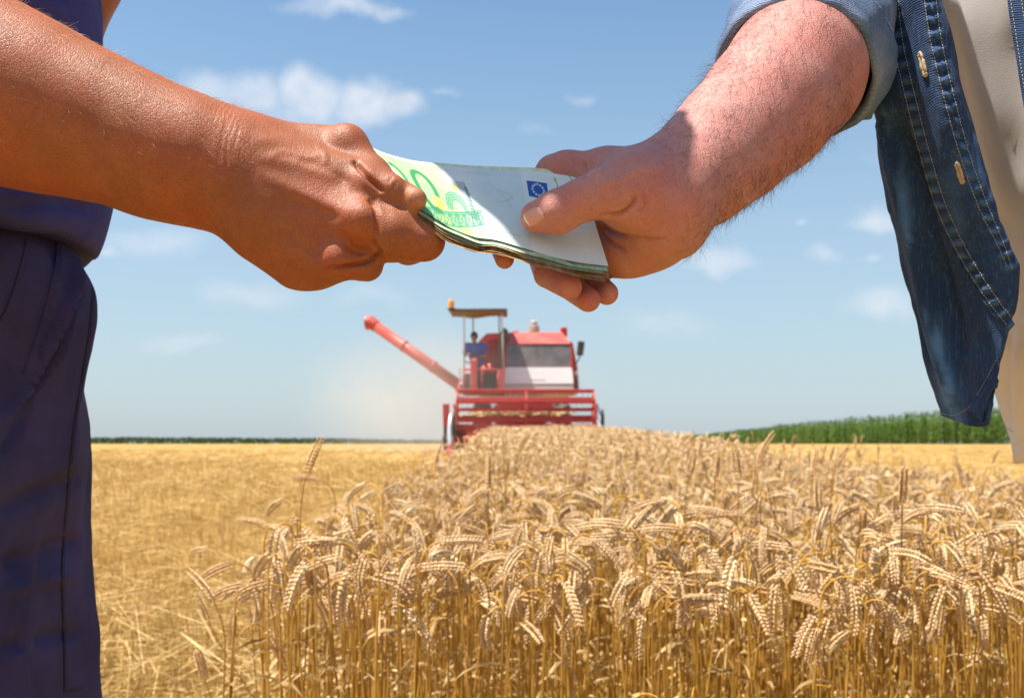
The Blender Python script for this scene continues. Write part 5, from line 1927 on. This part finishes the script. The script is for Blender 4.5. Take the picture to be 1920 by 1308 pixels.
    ax = V3(*cen[-1]) - V3(*cen[-3]); ax /= np.linalg.norm(ax)
    nS, nR = 70, 90
    cc = cspline(np.array(cen), nS)
    rr = np.interp(np.linspace(0, 1, nS), np.linspace(0, 1, len(rad)), rad)
    tan_ = np.gradient(cc, axis=0); tan_ /= np.linalg.norm(tan_, axis=1)[:, None]
    upv = V3(0, 0, 1)
    rows = []
    for i in range(nS):
        t = tan_[i]
        a = upv - t * (upv @ t); a /= np.linalg.norm(a)
        b = np.cross(t, a)
        th = np.linspace(0, 2 * np.pi, nR, endpoint=False)
        rows.append(cc[i] + rr[i] * (np.cos(th)[:, None] * a + np.sin(th)[:, None] * b))
    # turned-up cuff: the cloth folds back outside itself
    for i in range(8):
        w = i / 7
        e = cc[-1] + tan_[-1] * .010 * math.sin(math.pi * w)
        r2 = rr[-1] + .006 * w
        k = max(nS - 1 - int(w * 22), 0)
        t = tan_[-1]
        a = upv - t * (upv @ t); a /= np.linalg.norm(a)
        b = np.cross(t, a)
        rows.append(e + r2 * (np.cos(th)[:, None] * a + np.sin(th)[:, None] * b))
    for i in range(18):
        k = nS - 2 - i
        t = tan_[k]
        a = upv - t * (upv @ t); a /= np.linalg.norm(a)
        b = np.cross(t, a)
        rows.append(cc[k] + (rr[k] + .0065) * (np.cos(th)[:, None] * a + np.sin(th)[:, None] * b))
    V, Q = loft(rows, True)
    N_ = normals(V, Q)
    ctr = V - cc[np.argmin(((V[:, None, :] - cc[None]) ** 2).sum(2), 1)]
    if (N_ * ctr).sum() < 0:
        Q = Q[:, ::-1]; N_ = -N_
    V += (ctr / np.linalg.norm(ctr, axis=1)[:, None]) * (.0055 * fbm(V * V3(15, 15, 15), 61) + .0018 * fbm(V * V3(45, 45, 45), 63))[:, None]
    V = crease(V, N_, [([(1480, 10), (1530, 60), (1570, 130), (1590, 190)], 9, .010), ([(1420, 5), (1470, 15), (1500, 30)], 8, -.007), ([(1540, 0), (1580, 60), (1625, 100)], 12, -.010),
                       ([(1570, 30), (1610, 90), (1632, 130)], 8, .010), ([(1590, 170), (1615, 200), (1632, 220)], 9, .008), ([(1500, -30), (1560, 20), (1600, 30)], 9, .009), ([(1600, 120), (1612, 160), (1630, 180)], 7, -.006)])
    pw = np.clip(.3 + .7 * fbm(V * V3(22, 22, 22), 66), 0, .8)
    sl = add_obj('sleeve', mesh_np('sleeve', V, Q, {'worn_lit': ('FLOAT', pw)}), denl, sh, world=True)
    sd = sl.modifiers.new('thickness', 'SOLIDIFY'); sd.thickness = .0022

    # --- trousers and shoes, mostly out of view
    jean = mat_cloth('grey_trousers', (0.05, 0.05, 0.055), (0.075, 0.075, 0.08), 800, .85)
    tv = Vol((.44, .62, -.96), (1.0, 1.14, .12), .005)
    R = np.stack([r_, f_, V3(0, 0, 1)])
    tv.ell(J['pelvis'] + V3(0, 0, .02), V3(.170, .122, .10), R, .0)
    tv.ell(J['pelvis'] + V3(0, 0, -.05), V3(.170, .124, .11), R, .04)
    for s in 'RL':
        hp, kn, an = J['hip' + s], J['knee' + s], J['ankle' + s]
        tv.cone(hp, .100, kn, .080, .03)
        tv.cone(kn, .080, an + V3(0, 0, .02), .068, .03)
    V, Q = tv.mesh(2)
    V += normals(V, Q) * (.005 * fbm(V * V3(9, 9, 6), 81))[:, None]
    add_obj('trousers', mesh_np('trousers', V, Q), jean, root, world=True)
    dk = plain('brown_shoe', (.06, .035, .02), .5)
    for s in 'RL':
        V, Q = shoe(J['ankle' + s], bf, .004)
        add_obj('shoe', mesh_np('shoe', V, Q), dk, root, world=True)
    return root

# ------------------------------------------------------------------ the driver on the platform
def build_driver():
    skin = mat_skin('driver_skin', (0.36, 0.17, 0.10), (0.28, 0.12, 0.07), (0.42, 0.22, 0.14), (0.4, 0.13, 0.08), sss=0.0)
    d = 29.0
    fl = float(P(0, 732, d)[2])
    hd = P(889, 632, d)
    root = empty('person', (float(hd[0]), d + .1, fl))
    tag(root, 'person in blue shirt driving from the open platform of the harvester', 'person')
    f = V3(-.25, -1, -.15)
    bf = V3(-.2, -1, 0); bf /= np.linalg.norm(bf)
    r = np.cross(bf, V3(0, 0, 1))
    ch = hd + V3(.03, .05, -.37)
    pv = hd + V3(.10, .16, -.86)
    J = dict(face=f, front=bf, head=hd, neck=hd + V3(.01, .03, -.16), chest=ch, pelvis=pv,
             shoulderR=ch + r * .20 + V3(0, 0, .16), shoulderL=ch - r * .20 + V3(0, 0, .16))
    sR, sL = J['shoulderR'], J['shoulderL']
    J['elbowR'] = sR + V3(-.08, -.10, -.26); J['wristR'] = np.array(P(876, 663, 28.75))
    J['elbowL'] = sL + V3(.08, -.08, -.27); J['wristL'] = np.array(P(893, 670, 28.78))
    for s, sg in (('R', 1), ('L', -1)):
        J['hip' + s] = pv + r * sg * .10
        J['knee' + s] = J['hip' + s] + bf * .36 + V3(0, 0, -.20)
        J['ankle' + s] = V3(*(J['knee' + s] + bf * .04)); J['ankle' + s][2] = fl + .09
    for n_ in list(J):
        if n_ not in ('face', 'front') and not n_.startswith('wrist'): J[n_] = hd + (J[n_] - hd) * 1.12
    ch, pv, sR, sL = J['chest'], J['pelvis'], J['shoulderR'], J['shoulderL']
    for s in 'RL': J['ankle' + s][2] = fl + .09
    bv, bq = body_coarse(J, .012, k=1.15)
    me = mesh_np('body', bv, bq, {'blush': ('FLOAT', np.zeros(len(bv))), 'wrinkle': ('FLOAT', np.zeros(len(bv)))})
    add_obj('body', me, skin, root, world=True)
    hv, hq = hair_mesh(J['head'], f, .01, 1.15, 1.15)
    add_obj('hair', mesh_np('hair', hv, hq), plain('driver_hair', (.03, .022, .016), .8), root, world=True)
    v = Vol(ch - .75, ch + .6, .014)
    R = np.stack([r, bf, V3(0, 0, 1)])
    v.ell(ch, V3(.23, .16, .25), R, .03); v.ell(ch * .5 + pv * .5, V3(.21, .155, .24), R, .05)
    v.cone(ch + V3(0, 0, .15), .10, sR, .10, .03); v.cone(ch + V3(0, 0, .15), .10, sL, .10, .03)
    for s in 'RL':
        a, e = J['shoulder' + s], J['elbow' + s]
        v.cone(a, .092, a * .3 + e * .7, .080, .02)
    V, Q = v.mesh(2)
    V += normals(V, Q) * (.012 * fbm(V * 9, 3))[:, None]
    add_obj('shirt', mesh_np('shirt', V, Q), plain('driver_shirt_blue', (.07, .10, .34), .8), root, world=True)
    v = Vol(np.array([pv[0] - .5, pv[1] - .75, fl - .02]), pv + .35, .014)
    v.ell(pv, V3(.20, .15, .15), R, .0)
    for s in 'RL':
        v.cone(J['hip' + s], .105, J['knee' + s], .078, .04); v.cone(J['knee' + s], .076, J['ankle' + s], .062, .03)
    V, Q = v.mesh(2)
    add_obj('trousers', mesh_np('trousers', V, Q), plain('driver_trousers', (.035, .033, .035), .8), root, world=True)
    for s in 'RL':
        V, Q = shoe(J['ankle' + s], bf, .01)
        add_obj('shoe', mesh_np('shoe', V, Q), plain('driver_shoe', (.02, .018, .015), .7), root, world=True)
    # seat under him
    return root


# ------------------------------------------------------------------ the bundle of notes
def build_notes():
    NW, NH = 147.0, 82.0
    near = [(716, 357, .5855), (760, 376, .583), (800, 399, .580), (845, 427, .578), (890, 444, .577), (930, 450, .577), (985, 466, .577), (1030, 480, .577), (1080, 491, .577), (1141, 499, .577)]
    far = [(668, 268, .652), (700, 279, .652), (735, 293, .651), (784, 305, .650), (839, 311, .648), (900, 316, .645), (960, 319, .642), (1010, 322, .640), (1050, 327, .637), (1089, 334, .634)]
    A, B_ = np.array([P(*q) for q in near]), np.array([P(*q) for q in far])

    def surf(nu, nv, drop=0.0, sh=(0, 0), rngk=None, fan=0.0, curl=0.0):
        a, b = cspline(A, nu), cspline(B_, nu)
        u = np.linspace(0, 1, nu)[:, None]
        rows = []
        for j in range(nv):
            w = j / (nv - 1)
            q = a * (1 - w) + b * w
            rows.append(q)
        G = np.stack(rows, 1)                               # nu, nv, 3
        du = np.gradient(G, axis=0); dv = np.gradient(G, axis=1)
        n = np.cross(du, dv); n /= np.linalg.norm(n, axis=2)[..., None]
        if n[..., 2].mean() < 0: n = -n
        uu = np.linspace(0, 1, nu)[:, None] * np.ones((1, nv))
        ww = np.ones((nu, 1)) * np.linspace(0, 1, nv)[None]
        bulge = .0035 * np.sin(np.pi * ww) * np.sin(np.pi * np.clip(uu * 1.1, 0, 1))
        G = G + n * (bulge - drop)[..., None] if np.ndim(drop) else G + n * (bulge - drop * (1 + 0 * uu))[..., None]
        dun = du / np.linalg.norm(du, axis=2)[..., None]; dvn = dv / np.linalg.norm(dv, axis=2)[..., None]
        G = G + dun * sh[0] + dvn * sh[1]
        if rngk is not None:
            ph = rngk.uniform(0, 6.28, 3)
            rip = .00035 * np.sin(uu * 17 + ph[0]) + .0003 * np.sin(uu * 31 + ph[1])
            G = G + n * (rip * np.clip(1 - ww * 1.5, 0, 1))[..., None]
            G = G - dvn * (fan * (1 - ww))[..., None]
        return G, n, uu, ww
    # ---- print of the top note, drawn on the sheet in millimetres (u along, w from the near edge)
    nu, nv = 420, 240
    G, n, uu, ww = surf(nu, nv)
    U, Wm = uu * NW, ww * NH
    pxg = to_px(G.reshape(-1, 3)).reshape(nu, nv, 2)

    def mm_at(x, y):
        k = np.argmin(((pxg - np.array([x, y])) ** 2).sum(2))
        return U.ravel()[k], Wm.ravel()[k]
    col = np.ones((nu, nv, 3)) * np.array([.80, .82, .77])

    def put(mask, c, a=1.0):
        nonlocal col
        m = np.clip(mask, 0, 1)[..., None] * a
        col = col * (1 - m) + np.array(c) * m
    ss = lambda x, a, b: np.clip((x - a) / (b - a), 0, 1) ** 2 * (3 - 2 * np.clip((x - a) / (b - a), 0, 1))
    pts3 = np.stack([U.ravel() * .08, Wm.ravel() * .08, 0 * U.ravel()], 1)
    nz = fbm(pts3, 7).reshape(nu, nv)
    u1, _ = mm_at(838, 340)
    greenz = ss(U, u1 + 6 + 4 * np.sin(Wm * .06), u1 - 4) * ss(Wm, 80, 77)
    put(greenz, (.30, .60, .19), .85)
    put(greenz * (.5 + .5 * np.sin(U * 2.2 + 4 * np.sin(Wm * .12))) , (.55, .80, .40), .35)
    # darker tone block behind the first zero
    ua, wa = mm_at(733, 300); ub, wb = mm_at(768, 306)
    put((np.abs(U - (ua + ub) / 2) < (ub - ua) / 2) & (Wm > wa - 22) & (Wm < 79), (.30, .58, .24), .45)
    put((U > ub - 1) & (U < u1 + 1) & (Wm > 71) & (Wm < 79), (.36, .66, .28), .5)
    # the two zeros
    for (cx_, cy_, hx, hw) in ((752, 336, 7.0, 28.0), (800, 353, 7.4, 28.0)):
        uc, wc = mm_at(cx_, cy_)
        r = np.sqrt(((U - uc) / hx) ** 2 + ((Wm - wc) / hw) ** 2)
        ri = np.sqrt(((U - uc) / (hx * .58)) ** 2 + ((Wm - wc) / (hw * .74)) ** 2)
        put(ss(r, 1.04, .97) * ss(ri, .95, 1.05), (.045, .27, .075), 1.0)
    # yellow tints
    for (x, y, a, b) in ((824, 381, 4, 8), (852, 352, 3, 7), (835, 412, 6, 4), (880, 434, 6, 3), (905, 438, 4, 3)):
        uc, wc = mm_at(x, y)
        r = ((U - uc) / a) ** 2 + ((Wm - wc) / b) ** 2
        put(ss(r + .3 * nz, 1.1, .5), (.86, .76, .10), .75)
    # foil strip, grey block
    ua, wa = mm_at(853, 339); ub, wb = mm_at(868, 370)
    put((U > ua) & (U < ua + 5.5) & (Wm < wa) & (Wm > wb), (.42, .43, .44), .75)
    # engraved bridge: deck, balustrade, arch, lamp
    ink = (.05, .27, .16)
    uL, wL = mm_at(797, 391); uR, wR = mm_at(905, 402)
    deck = lambda uq: wL + (wR - wL) * (uq - uL) / max(uR - uL, 1e-6)
    inb = (U > uL - 12) & (U < uR)
    y_ = Wm - deck(U)
    line = lambda v, c, t: np.exp(-((v - c) / t) ** 2)
    put(inb * line(y_, 4.0, 1.0), ink, 1); put(inb * line(y_, 2.0, .6), ink, .9); put(inb * line(y_, -9.0, .9), ink, .9)
    cell = (U % 5.2) / 5.2 - .5
    put(inb * (np.abs(y_ + 3) < 6) * (.35 + .65 * ((np.abs(cell) > .34) | (np.abs(np.abs(cell) - np.abs(y_ + 3) / 14) < .10))), ink, .80)
    put(inb * ss(y_, -10, -14) * ss(y_, -30, -12) * (.4 + .6 * (np.sin(y_ * 2.0 + U * .25) > 0)), (.20, .52, .34), .55)
    uc, wc = mm_at(862, 396)
    ra = np.sqrt(((U - uc) / 7) ** 2 + ((Wm - wc) / 20) ** 2)
    arch = (Wm > wc - 1) & (U < uc + 7)
    for q in (1.0, .86, .72, .58):
        put(arch * line(ra, q, .055), ink, .95)
    put(arch * (ra < 1) * (np.sin(U * 3.1 + Wm * .8) > .2), ink, .35)
    for k in range(9):                                     # long hatching to the left
        put((U > uL - 4) & (U < uc - 4) & (np.abs(Wm - (wc + 3 + k * 2.2) + .1 * (U - uc)) < .35), ink, .45)
    uc, wc = mm_at(884, 385)
    prof = np.interp(Wm - wc, [-14, -8, -6, -2, 2, 6, 8, 12, 15, 19, 22, 24], [6, 6, 3.2, 4.2, 2.2, 2.8, 1.3, 3.0, 1.6, 2.4, .8, 0])
    put((np.abs(U - uc) < prof * .42) * (Wm > wc - 14) * (Wm < wc + 24) * (.55 + .45 * (np.sin(Wm * 2.2 + U) > -.2)), ink, .95)
    put((U > uR - 7) & (U < uR + 1) & (np.abs(y_ + 5) < 9) & (np.sin(U * 2.6) > -.5), ink, .6)
    put((U > uL) & (U < uR + 20) & (np.abs(Wm - (6 + .06 * (U - uL))) < .5), (.25, .55, .35), .6)
    put((U > uL) & (U < uR + 16) & (np.abs(Wm - (10 + .02 * (U - uL))) < .4), (.25, .55, .35), .5)
    # faint map lines and arrow on the white half
    ua, wa = mm_at(936, 360)
    put((np.abs((U - ua) * .9 + (Wm - wa) * .35) < .3) & (np.abs(Wm - wa) < 14), (.25, .30, .40), .6)
    put((np.abs(np.abs(Wm - wa + 4) - (8 - (U - ua) * 1.1)) < .6) & (U > ua) & (U < ua + 7), (.25, .30, .40), .6)
    for k in range(3):
        put((U > ua - 16) & (U < ua - 3) & (np.abs(Wm - (wa + 10 - k * 6) + .5 * (U - ua + 10)) < .3), (.4, .45, .42), .4)
    u0_, w0_ = mm_at(895, 325)
    put((np.abs(U - u0_) < 5) & (np.abs(Wm - w0_) < 2) & (vnoise(np.stack([U.ravel() * 1.2, Wm.ravel() * 1.2, 0 * U.ravel()], 1), 3).reshape(nu, nv) > .2), (.35, .35, .30), .5)
    # pale bluish field under the flag
    ua, wa = mm_at(985, 372)
    put(ss(U, ua - 32, ua - 20) * ss(U, ua + .3, ua - .3), (.56, .69, .70), .55)
    put(ss(U, ua - .3, ua + .3), (.74, .78, .76), .5)
    # flag with its ring of stars
    uA, wA = mm_at(986, 338); uB, wB = mm_at(1030, 372); uC, wC = mm_at(986, 370)
    fu0, fu1, fw0, fw1 = uA, uB, (wB + wC) / 2, wA
    put((U > fu0) & (U < fu1) & (Wm > fw0) & (Wm < fw1), (.012, .09, .42), 1.0)
    fcu, fcw = (fu0 + fu1) / 2, (fw0 + fw1) / 2
    ru, rw = (fu1 - fu0) * .27, (fw1 - fw0) * .34
    asp = rw / ru
    for k in range(12):
        t = 2 * math.pi * k / 12
        su, sw_ = fcu + ru * math.cos(t), fcw + rw * math.sin(t)
        du_, dw_ = U - su, (Wm - sw_) / asp
        rad = np.hypot(du_, dw_); an = np.arctan2(dw_, du_)
        put(rad < .95 * (.66 + .34 * np.cos(5 * (an - math.pi / 2))), (.80, .80, .36), 1.0)
    uq, wq = mm_at(1052, 352)
    for (du_, dw_, hx, hw) in ((-4, 0, 1.6, 8), (3.5, -2, 1.4, 5), (8, 8, 1.6, 8)):
        r = np.sqrt(((U - uq - du_) / hx) ** 2 + ((Wm - wq - dw_) / hw) ** 2)
        put((np.abs(r - 1) < .28) & (U - uq - du_ > -.3 * hx), (.16, .50, .12), .9)
    col *= (1 + .03 * nz)[..., None]
    colr = np.concatenate([np.clip(col, 0, 1), np.ones((nu, nv, 1))], 2)
    m, N = new_mat('banknote_print')
    c = N.n('ShaderNodeAttribute', attribute_name='print').outputs['Color']
    co = N.n('ShaderNodeTexCoord').outputs['Object']
    finish(N, c, .6, spec=.3, bump=N.noise(co, 900, 3, .6), bump_d=.0001, trans=.10)

    def sheet(G, n, th, attrs=None):
        a, b = G.shape[:2]
        top = G.reshape(-1, 3)
        bot = (G - n * th).reshape(-1, 3)
        q = grid_faces(a, b)
        V = np.vstack([top, bot])
        k = len(top)
        ix = np.arange(k).reshape(a, b)
        rim = np.concatenate([ix[:, 0], ix[-1, 1:], ix[-2::-1, -1], ix[0, -2:0:-1]])
        nx = np.roll(rim, -1)
        side = np.stack([rim, nx, nx + k, rim + k], 1)
        if np.cross(G[1, 0] - G[0, 0], G[0, 1] - G[0, 0]) @ n[0, 0] < 0: q = q[:, ::-1]
        Q = np.vstack([q, q[:, ::-1] + k, side])
        return V, Q
    V, Q = sheet(G, n, .00010)
    me = mesh_np('banknote', V, Q, {'print': ('FLOAT_COLOR', np.vstack([colr.reshape(-1, 4)] * 2))})
    o = add_obj('banknote', me, m)
    tag(o, 'top hundred note of the bundle, green and white with blue flag', 'banknote', 'bundle of banknotes')

    def mat_note(name, a, b):
        m, N = new_mat(name)
        co = N.n('ShaderNodeTexCoord').outputs['Object']
        nz = N.noise(N.mapping(co, scale=(1, .3, .3)), 260, 3, .6)
        finish(N, N.mix(N.mapr(nz, .35, .65), a, b), .6, spec=.3, trans=.10)
        return m
    greens = [mat_note('note_green', (.38, .62, .28), (.70, .80, .56)), mat_note('note_green_pale', (.55, .68, .40), (.78, .82, .64))]
    browns = [mat_note('note_orange', (.62, .26, .05), (.74, .46, .20)), mat_note('note_brown', (.46, .24, .08), (.68, .46, .24))]
    rng = np.random.default_rng(8)
    NN = 16
    for k in range(1, NN):
        t = k / (NN - 1)
        drop = .00022 * k + .0006 * t
        shift = (rng.normal(0, .0012) - .0012, rng.normal(0, .0010) + .0003)
        if k == 1: shift = (-.0065, .0048)
        if k == 2: shift = (-.0035, .0030)
        uq = np.linspace(0, 1, 110)[:, None] * np.ones((1, 30))
        fan = .00040 * k + rng.normal(0, .0004)
        # the bundle opens a little between the two hands and spreads at its right end
        open_ = .0022 * t * np.exp(-((uq - .42) / .2) ** 2) + .0018 * t * np.clip((uq - .8) / .2, 0, 1) + rng.uniform(0, .0003)
        G, n, uu, ww = surf(110, 30, drop + open_, shift, rng, fan)
        V, Q = sheet(G, n, .00010)
        o = add_obj('banknote', mesh_np('banknote', V, Q), greens[k % 2] if k < 8 else browns[k % 2])
        ordn = ['first', 'second', 'third', 'fourth', 'fifth', 'sixth', 'seventh', 'eighth', 'ninth', 'tenth', 'eleventh']
        nth = ordn[k] if k < 8 else ordn[NN - 1 - k]
        if k == 1: lab = 'note just under the top one, its white far corner sticking out'
        elif k == NN - 1: lab = 'bottom brown note of the bundle resting on the fingers'
        elif k < 8: lab = nth + ' note down from the top of the bundle, green edge showing'
        else: lab = nth + ' note ' + 'up from the bottom' + ' of the bundle, orange brown edge'
        tag(o, lab, 'banknote', 'bundle of banknotes')

# ------------------------------------------------------------------ put it together
build_ground()
build_maize()
build_stubble()
build_wheat()
build_combine()
build_driver()
build_dust()
build_left_man()
build_right_man()
build_notes()
